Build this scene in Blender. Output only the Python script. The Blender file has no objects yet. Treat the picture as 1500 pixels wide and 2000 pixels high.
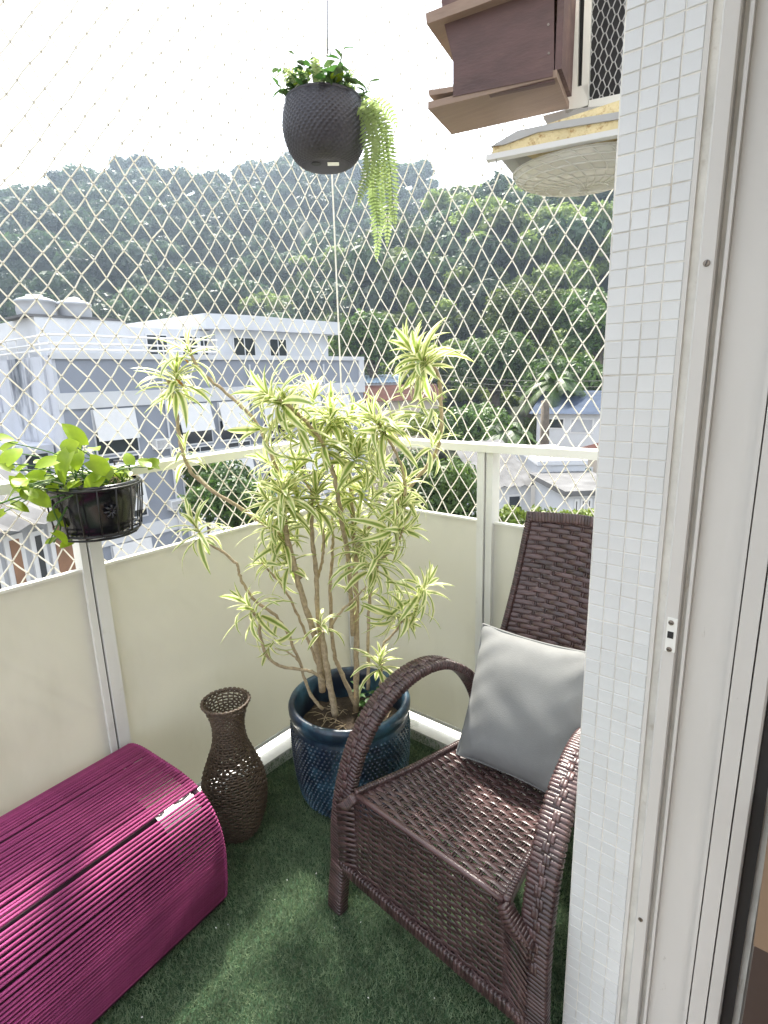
import bpy, math, random
import numpy as np
from mathutils import Vector, Matrix, Euler
random.seed(7); rng = np.random.default_rng(7)
PI = math.pi; rad = math.radians
sc = bpy.context.scene
COL = sc.collection

# ------------------------------------------------------------------ camera
F_PX = 1102.78
CAMP = np.array([1.615, -1.709, 1.464])
CR = np.array([0.77516, 0.6312, -0.02666]); CU = np.array([-0.12755, 0.19769, 0.97193]); CF = np.array([-0.61876, 0.75, -0.23375])
cd = bpy.data.cameras.new('camera'); cam = bpy.data.objects.new('camera', cd); COL.objects.link(cam)
cd.sensor_fit = 'HORIZONTAL'; cd.sensor_width = 36.0; cd.lens = F_PX / 1500 * 36.0
cd.clip_start = 0.05; cd.clip_end = 8000
cam.matrix_world = Matrix(((CR[0], CU[0], -CF[0], CAMP[0]), (CR[1], CU[1], -CF[1], CAMP[1]), (CR[2], CU[2], -CF[2], CAMP[2]), (0, 0, 0, 1)))
sc.camera = cam

# ------------------------------------------------------------------ light
SUN_AZ, SUN_EL = -50.0, 56.0          # azimuth from +Y, negative towards -X
w = bpy.data.worlds.new('World'); sc.world = w; w.use_nodes = True
nt = w.node_tree; nt.nodes.clear()
sky = nt.nodes.new('ShaderNodeTexSky'); sky.sky_type = 'NISHITA'; sky.sun_disc = False
sky.sun_elevation = rad(SUN_EL); sky.sun_rotation = rad(SUN_AZ)
sky.altitude = 50; sky.air_density = 1.0; sky.dust_density = 3.5; sky.ozone_density = 1.0
tc = nt.nodes.new('ShaderNodeTexCoord'); mp = nt.nodes.new('ShaderNodeMapping'); mp.inputs['Scale'].default_value = (1.2, 1.2, 3.2)
cn = nt.nodes.new('ShaderNodeTexNoise'); cn.inputs['Scale'].default_value = 2.2; cn.inputs['Detail'].default_value = 7; cn.inputs['Roughness'].default_value = .58
cr_ = nt.nodes.new('ShaderNodeValToRGB'); cr_.color_ramp.elements[0].position = .36; cr_.color_ramp.elements[1].position = .62
mx = nt.nodes.new('ShaderNodeMix'); mx.data_type = 'RGBA'; mx.inputs['B'].default_value = (10.0, 10.2, 10.6, 1)
bg = nt.nodes.new('ShaderNodeBackground'); bg.inputs['Strength'].default_value = 0.10
wo = nt.nodes.new('ShaderNodeOutputWorld')
nt.links.new(tc.outputs['Generated'], mp.inputs['Vector']); nt.links.new(mp.outputs[0], cn.inputs['Vector'])
nt.links.new(cn.outputs['Fac'], cr_.inputs['Fac']); nt.links.new(cr_.outputs['Color'], mx.inputs['Factor'])
nt.links.new(sky.outputs[0], mx.inputs['A']); nt.links.new(mx.outputs['Result'], bg.inputs['Color']); nt.links.new(bg.outputs[0], wo.inputs[0])
sl = bpy.data.lights.new('sun', 'SUN'); sl.energy = 5.0; sl.angle = rad(5.0); sl.color = (1.0, .95, .86)
sun = bpy.data.objects.new('sun', sl); COL.objects.link(sun)
sdir = Vector((math.sin(rad(SUN_AZ)) * math.cos(rad(SUN_EL)), math.cos(rad(SUN_AZ)) * math.cos(rad(SUN_EL)), math.sin(rad(SUN_EL))))
sun.rotation_euler = sdir.to_track_quat('Z', 'Y').to_euler(); sun.location = (-3, 3, 8)
vs = sc.view_settings; vs.view_transform = 'Standard'; vs.look = 'None'; vs.exposure = 1.8; vs.gamma = 1.0; vs.use_curve_mapping = False
sc.cycles.max_bounces = 10; sc.cycles.transparent_max_bounces = 12; sc.cycles.transmission_bounces = 6; sc.cycles.volume_bounces = 0
sc.cycles.use_denoising = True
sc.cycles.sample_clamp_indirect = 6

# ------------------------------------------------------------------ helpers
def ray(u, v): return CF + (u - 750) / F_PX * CR - (v - 1000) / F_PX * CU
def px(u, v, axis, val):
    d = ray(u, v); t = (val - CAMP[axis]) / d[axis]; return CAMP + t * d
def pxd(u, v, dist):
    d = ray(u, v); return CAMP + d / math.hypot(d[0], d[1]) * dist
def pxp(u, v, P0, n):
    d = ray(u, v); t = np.dot(np.asarray(P0) - CAMP, n) / np.dot(d, n); return CAMP + t * d
def polar(az, r, z=0.0): return np.array([CAMP[0] + math.sin(rad(az)) * r, CAMP[1] + math.cos(rad(az)) * r, z])
def nrm(a): a = np.asarray(a, float); return a / (np.linalg.norm(a) + 1e-12)

class MB:
    def __init__(s): s.v = []; s.f = []; s.uv = []
    def add(s, vs_, fs, uvs=None):
        b = len(s.v); s.v.extend([tuple(map(float, x)) for x in vs_]); s.f.extend([tuple(i + b for i in q) for q in fs])
        if uvs is not None: s.uv.extend(uvs)
        return s
    def box(s, c, size, rz=0.0, M=None):
        hx, hy, hz = size[0] / 2, size[1] / 2, size[2] / 2
        P = [(x, y, z) for x in (-hx, hx) for y in (-hy, hy) for z in (-hz, hz)]
        if M is not None: P = [tuple(M @ Vector(p)) for p in P]
        elif rz: ca, sa = math.cos(rz), math.sin(rz); P = [(x * ca - y * sa, x * sa + y * ca, z) for x, y, z in P]
        P = [(x + c[0], y + c[1], z + c[2]) for x, y, z in P]
        return s.add(P, [(0, 1, 3, 2), (4, 6, 7, 5), (0, 4, 5, 1), (2, 3, 7, 6), (0, 2, 6, 4), (1, 5, 7, 3)])
    def boxmm(s, lo, hi): return s.box([(a + b) / 2 for a, b in zip(lo, hi)], [abs(b - a) for a, b in zip(lo, hi)])
    def sweep(s, path, prof, ups=None, scale=None, closed=False, cap=True):
        P = np.asarray(path, float); n = len(P)
        T = np.zeros_like(P)
        if closed: T = np.roll(P, -1, 0) - np.roll(P, 1, 0)
        else: T[1:-1] = P[2:] - P[:-2]; T[0] = P[1] - P[0]; T[-1] = P[-1] - P[-2]
        T /= np.linalg.norm(T, axis=1)[:, None] + 1e-12
        if ups is None:
            u = np.array([0, 0, 1.0]) if abs(T[0][2]) < .9 else np.array([1.0, 0, 0]); U = np.zeros_like(P)
            for i in range(n):
                u = nrm(u - np.dot(u, T[i]) * T[i]); U[i] = u
        else:
            U = np.asarray(ups, float)
            if U.ndim == 1: U = np.tile(U, (n, 1))
            U = U - (U * T).sum(1)[:, None] * T; U /= np.linalg.norm(U, axis=1)[:, None] + 1e-12
        Sd = np.cross(T, U); m = len(prof); pr = np.asarray(prof, float)
        sca = np.ones(n) if scale is None else np.asarray(scale, float)
        V = P[:, None, :] + sca[:, None, None] * (pr[None, :, 0:1] * Sd[:, None, :] + pr[None, :, 1:2] * U[:, None, :])
        b = len(s.v); s.v.extend(map(tuple, V.reshape(-1, 3)))
        for i in range(n if closed else n - 1):
            j = (i + 1) % n
            for k in range(m): s.f.append((b + i * m + k, b + i * m + (k + 1) % m, b + j * m + (k + 1) % m, b + j * m + k))
        if cap and not closed:
            s.f.append(tuple(b + k for k in reversed(range(m)))); s.f.append(tuple(b + (n - 1) * m + k for k in range(m)))
        return s
    def tube(s, path, r, n=6, **k):
        pr = [(math.cos(2 * PI * i / n), math.sin(2 * PI * i / n)) for i in range(n)]
        sca = np.full(len(path), r) if np.isscalar(r) else r
        return s.sweep(path, pr, scale=sca, **k)
    def lathe(s, prof, n=32, c=(0, 0, 0), cap0=False, cap1=False):
        b = len(s.v); m = len(prof)
        for r, z in prof:
            for k in range(n): a = 2 * PI * k / n; s.v.append((c[0] + r * math.cos(a), c[1] + r * math.sin(a), c[2] + z))
        for i in range(m - 1):
            for k in range(n): s.f.append((b + i * n + k, b + i * n + (k + 1) % n, b + (i + 1) * n + (k + 1) % n, b + (i + 1) * n + k))
        if cap0: s.f.append(tuple(b + k for k in reversed(range(n))))
        if cap1: s.f.append(tuple(b + (m - 1) * n + k for k in range(n)))
        return s
    def prism(s, poly, off):            # poly: 3D points (planar), extruded by vector off
        n = len(poly); off = np.asarray(off, float); P = [np.asarray(p, float) for p in poly]
        nv = np.zeros(3)
        for i in range(n): nv += np.cross(P[i], P[(i + 1) % n])
        if np.dot(nv, off) > 0: P = P[::-1]
        b = len(s.v); s.v.extend([tuple(p) for p in P] + [tuple(p + off) for p in P])
        s.f.append(tuple(b + i for i in range(n))); s.f.append(tuple(b + n + i for i in reversed(range(n))))
        for i in range(n): j = (i + 1) % n; s.f.append((b + j, b + i, b + n + i, b + n + j))
        return s
    def mesh(s, name, mat, smooth=False):
        me = bpy.data.meshes.new(name); me.from_pydata(s.v, [], s.f)
        if s.uv and len(s.uv) == len(s.v):
            ul = me.uv_layers.new(name='UVMap'); li = np.zeros(len(me.loops), np.int32); me.loops.foreach_get('vertex_index', li)
            ul.data.foreach_set('uv', np.asarray(s.uv, np.float32)[li].ravel())
        if smooth: me.polygons.foreach_set('use_smooth', np.ones(len(me.polygons), bool))
        if mat is not None: me.materials.append(mat)
        me.update(); return me

def ooo(name, me, parent=None, M=None):
    o = bpy.data.objects.new(name, me); COL.objects.link(o)
    if M is not None: o.matrix_basis = M
    if parent is not None:
        o.parent = parent
        if parent.type == 'EMPTY': o.matrix_parent_inverse = Matrix.Translation(-parent.location)
        else: o.matrix_parent_inverse = parent.matrix_basis.inverted()
    return o
def part(name, mb, mat, parent, smooth=False, M=None, label=None, kind=None):
    o = ooo(name, mb.mesh(name, mat, smooth), parent, M)
    if label: o['label'] = label
    if kind: o['kind'] = kind
    return o
def thing(name, label, cat, loc=(0, 0, 0), group=None):
    o = bpy.data.objects.new(name, None); COL.objects.link(o); o.location = Vector([float(x) for x in loc]); o.empty_display_size = .05
    o['label'] = label; o['category'] = cat
    if group: o['group'] = group
    return o
def tag(o, label, cat, group=None):
    o['label'] = label; o['category'] = cat
    if group: o['group'] = group
    return o
def struct(name, mb, mat, smooth=False, kind='structure'):
    o = ooo(name, mb.mesh(name, mat, smooth)); o['kind'] = kind; return o
def catmull(pts, n=8):
    P = np.asarray(pts, float); Q = np.vstack([2 * P[0] - P[1], P, 2 * P[-1] - P[-2]]); out = []
    for i in range(1, len(Q) - 2):
        p0, p1, p2, p3 = Q[i - 1:i + 3]
        for t in np.linspace(0, 1, n, endpoint=False):
            out.append(.5 * ((2 * p1) + (-p0 + p2) * t + (2 * p0 - 5 * p1 + 4 * p2 - p3) * t * t + (-p0 + 3 * p1 - 3 * p2 + p3) * t ** 3))
    out.append(P[-1]); return np.array(out)

# ------------------------------------------------------------------ materials
def N(nt_, t, **kw):
    n = nt_.nodes.new(t)
    for k, v in kw.items():
        if k in n.inputs: n.inputs[k].default_value = v
        else: setattr(n, k, v)
    return n
def pbr(name, col, rough=.5, var=.12, vscale=6, bump=0, bscale=60, spec=.5, metal=0, transl=0, tcol=None, col2=None, c2scale=3, c2pos=(.45, .65), rand=0, detail=4, coat=0, stretch=None, coord='Object'):
    m = bpy.data.materials.new(name); m.use_nodes = True; nt_ = m.node_tree; L = nt_.links.new
    b = nt_.nodes['Principled BSDF']; out = nt_.nodes['Material Output']
    b.inputs['Roughness'].default_value = rough; b.inputs['Metallic'].default_value = metal
    b.inputs['Specular IOR Level'].default_value = spec; b.inputs['Coat Weight'].default_value = coat
    t = N(nt_, 'ShaderNodeTexCoord'); vec = t.outputs[coord]
    if stretch:
        mp_ = N(nt_, 'ShaderNodeMapping', Scale=stretch); L(vec, mp_.inputs['Vector']); vec = mp_.outputs[0]
    n1 = N(nt_, 'ShaderNodeTexNoise', Scale=vscale, Detail=detail, Roughness=.6); L(vec, n1.inputs['Vector'])
    mr = N(nt_, 'ShaderNodeMapRange'); mr.inputs['From Min'].default_value = .3; mr.inputs['From Max'].default_value = .7
    mr.inputs['To Min'].default_value = 1 - var; mr.inputs['To Max'].default_value = 1 + var; L(n1.outputs['Fac'], mr.inputs['Value'])
    base = N(nt_, 'ShaderNodeRGB'); base.outputs[0].default_value = (*col, 1); cur = base.outputs[0]
    if col2 is not None:
        n2 = N(nt_, 'ShaderNodeTexNoise', Scale=c2scale, Detail=5, Roughness=.65); L(vec, n2.inputs['Vector'])
        r2 = N(nt_, 'ShaderNodeMapRange'); r2.inputs['From Min'].default_value = c2pos[0]; r2.inputs['From Max'].default_value = c2pos[1]; L(n2.outputs['Fac'], r2.inputs['Value'])
        mm = N(nt_, 'ShaderNodeMix', data_type='RGBA'); L(r2.outputs[0], mm.inputs['Factor']); L(cur, mm.inputs['A']); mm.inputs['B'].default_value = (*col2, 1); cur = mm.outputs['Result']
    fac = mr.outputs[0]
    if rand:
        oi = N(nt_, 'ShaderNodeObjectInfo'); rr = N(nt_, 'ShaderNodeMapRange'); rr.inputs['To Min'].default_value = 1 - rand; rr.inputs['To Max'].default_value = 1 + rand; L(oi.outputs['Random'], rr.inputs['Value'])
        mu = N(nt_, 'ShaderNodeMath', operation='MULTIPLY'); L(fac, mu.inputs[0]); L(rr.outputs[0], mu.inputs[1]); fac = mu.outputs[0]
    vm = N(nt_, 'ShaderNodeVectorMath', operation='SCALE'); L(cur, vm.inputs[0]); L(fac, vm.inputs['Scale'])
    L(vm.outputs[0], b.inputs['Base Color']); colout = vm.outputs[0]
    if bump:
        n3 = N(nt_, 'ShaderNodeTexNoise', Scale=bscale, Detail=4); L(vec, n3.inputs['Vector'])
        bp = N(nt_, 'ShaderNodeBump', Strength=bump, Distance=.01); L(n3.outputs['Fac'], bp.inputs['Height']); L(bp.outputs[0], b.inputs['Normal'])
    if transl:
        tr = N(nt_, 'ShaderNodeBsdfTranslucent')
        if tcol is not None: tr.inputs['Color'].default_value = (*tcol, 1)
        else: L(colout, tr.inputs['Color'])
        ms = N(nt_, 'ShaderNodeMixShader', Fac=transl); L(b.outputs[0], ms.inputs[1]); L(tr.outputs[0], ms.inputs[2]); L(ms.outputs[0], out.inputs['Surface'])
    return m

M_alu = pbr('painted_aluminium', (.70, .70, .66), .38, .06, 5, .03, 90, col2=(.50, .48, .42), c2scale=9, c2pos=(.6, .85))
M_alu_rail = pbr('rail_aluminium', (.74, .73, .66), .35, .05, 5)
M_alu_door = pbr('door_aluminium', (.52, .505, .475), .40, .06, 4, .03, 120, col2=(.25, .22, .19), c2scale=38, c2pos=(.70, .78), stretch=(1, 1, .35))
M_panel = pbr('cream_panel', (.70, .69, .625), .5, .06, 2.2, .03, 40, transl=.28, tcol=(.68, .67, .57), col2=(.52, .51, .43), c2scale=2.4, c2pos=(.56, .85), stretch=(1, 1, .35))
M_curb = pbr('white_curb', (.74, .73, .68), .6, .1, 10, .1, 50, col2=(.35, .36, .27), c2scale=9, c2pos=(.58, .72))
M_turf = pbr('turf_base', (.03, .07, .03), .9, .35, 40, .4, 200)
M_tile = pbr('glazed_tile', (.575, .585, .58), .22, .03, 20, .02, 30, rand=.03)
M_grout = pbr('grout', (.60, .58, .53), .85, .2, 12, .1, 200, col2=(.36, .30, .23), c2scale=14, c2pos=(.58, .72))
M_screw = pbr('screw_metal', (.22, .19, .16), .45, .3, 80, metal=.8)
M_black = pbr('dark_void', (.012, .012, .014), .6, .1)
M_wood_int = pbr('pine_wood', (.20, .135, .085), .5, .2, 6, .05, 60, stretch=(1, 1, .1))
M_rope = pbr('magenta_rope', (.36, .06, .19), .75, .22, 7, .5, 420, rand=.14, spec=.3)
M_frame_purple = pbr('purple_metal', (.05, .010, .028), .6)
M_rattan = pbr('brown_rattan', (.060, .033, .032), .29, .28, 22, .12, 300, rand=.38, spec=.55)
M_vase = pbr('brown_wicker', (.085, .058, .038), .5, .3, 60, .2, 300)
M_cush = pbr('grey_velvet', (.19, .193, .188), .9, .12, 6, .12, 400, spec=.15)
M_pot = pbr('blue_glaze', (.008, .016, .034), .34, .25, 25, .08, 60, col2=(.05, .12, .17), c2scale=5, c2pos=(.44, .64), coat=.08)
M_soil = pbr('soil', (.05, .035, .022), .95, .4, 60, .8, 120)
M_stem = pbr('bark_stem', (.40, .32, .21), .8, .3, 90, .5, 220)
M_hpot = pbr('dark_plastic', (.020, .018, .026), .42, .1, 30)
M_paper = pbr('paper_label', (.8, .8, .76), .7)
M_bplastic = pbr('black_plastic', (.010, .010, .014), .22, .1)
M_wire = pbr('black_wire', (.012, .012, .012), .35)
M_net = pbr('net_twine', (.78, .755, .68), .8, .1, 60, .3, 900, transl=.32, tcol=(.85, .83, .75))
M_knot = pbr('net_knot', (.40, .37, .31), .85, .1)
M_whitebldg = pbr('white_render', (.50, .51, .525), .85, .07, .6, .05, 30, spec=.2, col2=(.32, .33, .35), c2scale=.35, c2pos=(.62, .85))
M_greybldg = pbr('blue_grey_render', (.215, .235, .275), .8, .06, .4)
M_stainbldg = pbr('stained_render', (.44, .455, .495), .85, .1, .8, spec=.2, col2=(.07, .08, .095), c2scale=.55, c2pos=(.55, .72), stretch=(1, 1, .3))
M_glass_far = pbr('window_glass', (.03, .035, .04), .08, .2, .7)
M_shutter = pbr('white_shutter', (.58, .58, .575), .6, .03)
M_tank = pbr('water_tank', (.34, .35, .37), .6, .1, 1)
M_roof_grey = pbr('fibre_cement_roof', (.12, .12, .12), .9, .25, 1.2, .2, 6, spec=.1)
M_roof_blue = pbr('slate_roof', (.05, .065, .095), .9, .2, 1, spec=.05)
M_roof_red = pbr('clay_roof', (.05, .022, .018), .9, .25, 1, spec=.05)
M_beige = pbr('beige_render', (.45, .39, .32), .85, .1, .7)
M_brownwood = pbr('brown_shutter', (.22, .12, .07), .7, .2, 2)
M_teal = pbr('green_glass', (.10, .2, .16), .2)
M_pylon = pbr('galvanised_steel', (.42, .44, .47), .5, .1)
M_boxwood = pbr('stained_box_wood', (.085, .045, .042), .62, .25, 8, .15, 80, col2=(.19, .12, .09), c2scale=3, c2pos=(.5, .75), stretch=(.6, 3, 3))
M_boxwood2 = pbr('raw_box_wood', (.24, .17, .13), .7, .15, 8, .1, 80, col2=(.12, .06, .05), c2scale=2.5, c2pos=(.55, .75), stretch=(.4, 3, 3))
M_rust = pbr('rusty_cream_paint', (.62, .52, .30), .8, .15, 20, .3, 120, col2=(.30, .16, .05), c2scale=70, c2pos=(.52, .68))
M_lampglass = pbr('pressed_glass', (.80, .79, .74), .12, .06, 8, transl=.35, tcol=(.8, .78, .66))
M_greymetal = pbr('grey_metal', (.36, .36, .36), .5, .2, 4)
M_meshmetal = pbr('mesh_metal', (.42, .42, .42), .5)
M_white = pbr('white_flake', (.8, .8, .76), .8)
M_intwall = pbr('interior_wall', (.55, .53, .50), .8)
M_intdark = pbr('dark_furniture', (.03, .018, .016), .5)
M_bluetank = pbr('blue_tarp', (.35, .45, .55), .6)

def leafmat(name, dark, light, tr=.45, rand=.25, vs_=14, rough=.45):
    m = pbr(name, dark, rough, .25, vs_, transl=tr, col2=light, c2scale=vs_ * .25, c2pos=(.4, .7), rand=rand)
    return m
def variegated(name, mid, edge, e0=.22, e1=.32, tr=.45):
    m = bpy.data.materials.new(name); m.use_nodes = True; nt_ = m.node_tree; L = nt_.links.new
    b = nt_.nodes['Principled BSDF']; out = nt_.nodes['Material Output']; b.inputs['Roughness'].default_value = .38
    uv = N(nt_, 'ShaderNodeUVMap'); sx = N(nt_, 'ShaderNodeSeparateXYZ'); L(uv.outputs[0], sx.inputs[0])
    a = N(nt_, 'ShaderNodeMath', operation='SUBTRACT'); a.inputs[1].default_value = .5; L(sx.outputs[0], a.inputs[0])
    ab = N(nt_, 'ShaderNodeMath', operation='ABSOLUTE'); L(a.outputs[0], ab.inputs[0])
    tcn = N(nt_, 'ShaderNodeTexCoord'); no = N(nt_, 'ShaderNodeTexNoise', Scale=30.0, Detail=2); L(tcn.outputs['Object'], no.inputs['Vector'])
    ad = N(nt_, 'ShaderNodeMath', operation='MULTIPLY_ADD'); ad.inputs[1].default_value = .16; L(no.outputs['Fac'], ad.inputs[0]); L(ab.outputs[0], ad.inputs[2])
    mr = N(nt_, 'ShaderNodeMapRange'); mr.inputs['From Min'].default_value = e0 + .08; mr.inputs['From Max'].default_value = e1 + .08; L(ad.outputs[0], mr.inputs['Value'])
    mm = N(nt_, 'ShaderNodeMix', data_type='RGBA'); mm.inputs['A'].default_value = (*mid, 1); mm.inputs['B'].default_value = (*edge, 1); L(mr.outputs[0], mm.inputs['Factor'])
    n4 = N(nt_, 'ShaderNodeTexNoise', Scale=7.0); L(tcn.outputs['Object'], n4.inputs['Vector'])
    m4 = N(nt_, 'ShaderNodeMapRange'); m4.inputs['To Min'].default_value = .75; m4.inputs['To Max'].default_value = 1.25; L(n4.outputs['Fac'], m4.inputs['Value'])
    vm = N(nt_, 'ShaderNodeVectorMath', operation='SCALE'); L(mm.outputs['Result'], vm.inputs[0]); L(m4.outputs[0], vm.inputs['Scale'])
    L(vm.outputs[0], b.inputs['Base Color']); tr_ = N(nt_, 'ShaderNodeBsdfTranslucent'); L(vm.outputs[0], tr_.inputs['Color'])
    ms = N(nt_, 'ShaderNodeMixShader', Fac=tr); L(b.outputs[0], ms.inputs[1]); L(tr_.outputs[0], ms.inputs[2]); L(ms.outputs[0], out.inputs['Surface'])
    return m
M_drac = variegated('variegated_leaf', (.25, .35, .07), (.86, .85, .50), .13, .30, .48)
M_dryleaf = pbr('yellowing_leaf', (.45, .22, .04), .6, transl=.4)
M_pothos = leafmat('pothos_leaf', (.26, .40, .02), (.50, .58, .05), .5, .35, 10)
M_fern = leafmat('fern_leaf', (.15, .25, .06), (.42, .48, .22), .5, .2, 6)
M_dgreen = leafmat('dark_green_leaf', (.05, .10, .03), (.17, .24, .08), .4, .3, 20)
M_weed = leafmat('weed_leaf', (.06, .16, .03), (.12, .26, .06), .4, .2, 10)
M_for = leafmat('forest_foliage', (.022, .048, .020), (.06, .10, .03), .35, .5, .35, .6)
M_for2 = leafmat('forest_foliage_light', (.085, .135, .025), (.23, .28, .07), .5, .5, .35, .6)
M_near = leafmat('near_foliage', (.035, .075, .016), (.10, .17, .03), .4, .2, 1.2, .5)
M_near2 = leafmat('bright_foliage', (.10, .16, .02), (.24, .28, .04), .4, .2, 1.2, .5)
M_bark = pbr('tree_bark', (.10, .08, .06), .9, .3, 3, .4, 20)
M_hill = pbr('forest_floor', (.022, .032, .014), .95, .4, .1, 0)
M_ground = pbr('town_ground', (.12, .115, .10), .95, .3, .05)

# ------------------------------------------------------------------ terrain, hills and forest
RIDGE = np.array([(-130, 13), (-110, 10.5), (-72, 11.6), (-68, 13.2), (-64.7, 15.1), (-60, 15.2), (-54.6, 15.2), (-49, 16.0), (-45.6, 17.0), (-41, 16.3), (-35, 15.6), (-31.7, 13.9), (-28, 12.4), (-20, 10), (0, 9), (40, 8), (90, 7)])
SPUR = np.array([(-130, -6), (-60, -4), (-50, 0), (-43, 5.6), (-38.4, 9.2), (-33.6, 10.8), (-28.9, 12.2), (-22, 12.4), (-18, 12.4), (0, 12), (40, 11), (90, 10)])
def sm(x): x = np.clip(x, 0, 1); return x * x * (3 - 2 * x)
GZ = -13.0
def hz(az, r):
    e1 = np.interp(az, RIDGE[:, 0], RIDGE[:, 1]); e2 = np.interp(az, SPUR[:, 0], SPUR[:, 1])
    t1 = CAMP[2] + 330 * np.tan(np.radians(e1)); t2 = CAMP[2] + 175 * np.tan(np.radians(e2))
    a = np.clip((r - 105) / 225, 0, 1); b = np.clip((r - 62) / 113, 0, 1)
    h1 = GZ + (t1 - GZ) * (.55 * a + .45 * sm(a)); h1 = np.where(r > 330, t1 - (r - 330) * .35, h1)
    h2 = GZ + (t2 - GZ) * (.5 * b + .5 * sm(b)); h2 = np.where(r > 175, t2 - (r - 175) * .45, h2)
    u = 3.5 * np.sin(az * .55 + r * .031) + 2.5 * np.sin(az * 1.3 - r * .05 + 1)
    k = np.clip((r - 70) / 80, 0, 1)
    return np.maximum(np.maximum(h1, h2), GZ - (r > 345) * 0) + u * k * .5
azs = np.linspace(-125, 60, 112); rs = np.concatenate([np.linspace(58, 330, 64), np.linspace(345, 520, 10)])
mb = MB()
for r in rs:
    for a in azs: mb.v.append(tuple(polar(a, r, float(hz(np.array(a), np.array(r))) if r > 60 else GZ - .5)))
na = len(azs)
for i in range(len(rs) - 1):
    for j in range(na - 1): mb.f.append((i * na + j, (i + 1) * na + j, (i + 1) * na + j + 1, i * na + j + 1))
struct('hills', mb, M_hill, True)
mb = MB(); mb.add([(-3000, -3000, GZ - .3), (3000, -3000, GZ - .3), (3000, 3000, GZ - .3), (-3000, 3000, GZ - .3)], [(0, 1, 2, 3)])
struct('ground', mb, M_ground)

def crown_mesh(name, mat, lobes, nleaf, size, seed, flat=.8, quad=True):
    """leaf-sized faces spread through the volume of several lobes"""
    g = np.random.default_rng(seed); tot = sum(l[3] ** 2 for l in lobes); V = []; Fc = []
    for (cx, cy, cz, R) in lobes:
        n = int(nleaf * R * R / tot)
        d = g.normal(size=(n, 3)); d /= np.linalg.norm(d, axis=1)[:, None]; d[:, 2] = np.where(d[:, 2] < -.35, -d[:, 2], d[:, 2])
        rr = R * (.55 + .5 * g.random(n) ** .6) * (1 + .16 * np.sin(d[:, 0] * 7 + seed) * np.sin(d[:, 1] * 6 + d[:, 2] * 5))
        P = d * rr[:, None] * np.array([1, 1, flat]) + np.array([cx, cy, cz])
        nn = d + g.normal(size=(n, 3)) * .55; nn /= np.linalg.norm(nn, axis=1)[:, None]
        t = np.cross(nn, g.normal(size=(n, 3))); t /= np.linalg.norm(t, axis=1)[:, None] + 1e-9; b = np.cross(nn, t)
        s = size * (.6 + .8 * g.random(n))[:, None]
        q = np.stack([P - t * s, P + b * s * .45 + nn * s * .15, P + t * s, P - b * s * .45 + nn * s * .1], 1)
        base = len(V) * 4; V.extend(q)
    V = np.array(V).reshape(-1, 3); nf = len(V) // 4
    me = bpy.data.meshes.new(name); me.vertices.add(len(V)); me.vertices.foreach_set('co', V.astype(np.float32).ravel())
    me.loops.add(nf * 4); me.loops.foreach_set('vertex_index', np.arange(nf * 4, dtype=np.int32)); me.polygons.add(nf)
    me.polygons.foreach_set('loop_start', np.arange(0, nf * 4, 4, dtype=np.int32)); me.materials.append(mat); me.update(); me.validate(); return me
def rlobes(g, n, R, h0, spread):
    L = []
    for i in range(n):
        a = g.uniform(0, 2 * PI); q = spread * math.sqrt(g.random())
        L.append((q * math.cos(a), q * math.sin(a), h0 + g.uniform(-.25, .45) * R, R * g.uniform(.55, 1.0)))
    return L
protos = bpy.data.collections.new('forest_prototypes')
for k in range(12):
    g = np.random.default_rng(40 + k)
    if k < 7: me = crown_mesh('forest_crown', M_for, rlobes(g, 6, 2.4, 4.6, 2.9), 1300, .55, 40 + k, .85)
    else: me = crown_mesh('forest_crown', M_for2, rlobes(g, 9, 1.9, 4.4, 3.0), 3600, .32, 40 + k, .8)
    o = bpy.data.objects.new('forest_crown_%02d' % k, me); protos.objects.link(o)
pts = []; scl = []; rot = []; idx = []
g = np.random.default_rng(5)
for (n, r0, r1, a0, a1) in ((1150, 130, 345, -82, -20), (430, 64, 190, -50, -8)):
    for _ in range(n):
        r = math.sqrt(g.uniform(r0 * r0, r1 * r1)); a = g.uniform(a0, a1)
        zt = float(hz(np.array(a), np.array(r)))
        if zt < GZ + 1.5: continue
        q = polar(a, r, zt - .8); pts.append(q); scl.append(g.uniform(.8, 2.0) if r0 > 100 else g.uniform(.9, 2.2) * (1.0 if r > 110 else .7)); rot.append(g.uniform(0, 6.28)); idx.append(int(g.integers(0, 7)) if r0 > 100 or g.random() < .25 else int(g.integers(7, 12)))
me = bpy.data.meshes.new('hillside_forest'); me.from_pydata([tuple(p) for p in pts], [], [])
for nm, ty, dat in (('tscale', 'FLOAT', scl), ('trot', 'FLOAT', rot), ('tidx', 'INT', idx)):
    at_ = me.attributes.new(nm, ty, 'POINT'); at_.data.foreach_set('value', dat)
forest = ooo('hillside_forest', me); forest['kind'] = 'stuff'; forest['label'] = 'dense green rainforest covering the hills behind the net'; forest['category'] = 'forest'
ng = bpy.data.node_groups.new('scatter_crowns', 'GeometryNodeTree')
ng.interface.new_socket('Geometry', in_out='INPUT', socket_type='NodeSocketGeometry'); ng.interface.new_socket('Geometry', in_out='OUTPUT', socket_type='NodeSocketGeometry')
gi = ng.nodes.new('NodeGroupInput'); go = ng.nodes.new('NodeGroupOutput'); ip = ng.nodes.new('GeometryNodeInstanceOnPoints')
ci = ng.nodes.new('GeometryNodeCollectionInfo'); ci.inputs['Collection'].default_value = protos; ci.inputs['Separate Children'].default_value = True; ci.inputs['Reset Children'].default_value = True
def gattr(nm, ty):
    n = ng.nodes.new('GeometryNodeInputNamedAttribute'); n.data_type = ty; n.inputs['Name'].default_value = nm; return n.outputs['Attribute']
cx = ng.nodes.new('ShaderNodeCombineXYZ'); ng.links.new(gattr('trot', 'FLOAT'), cx.inputs['Z'])
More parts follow.
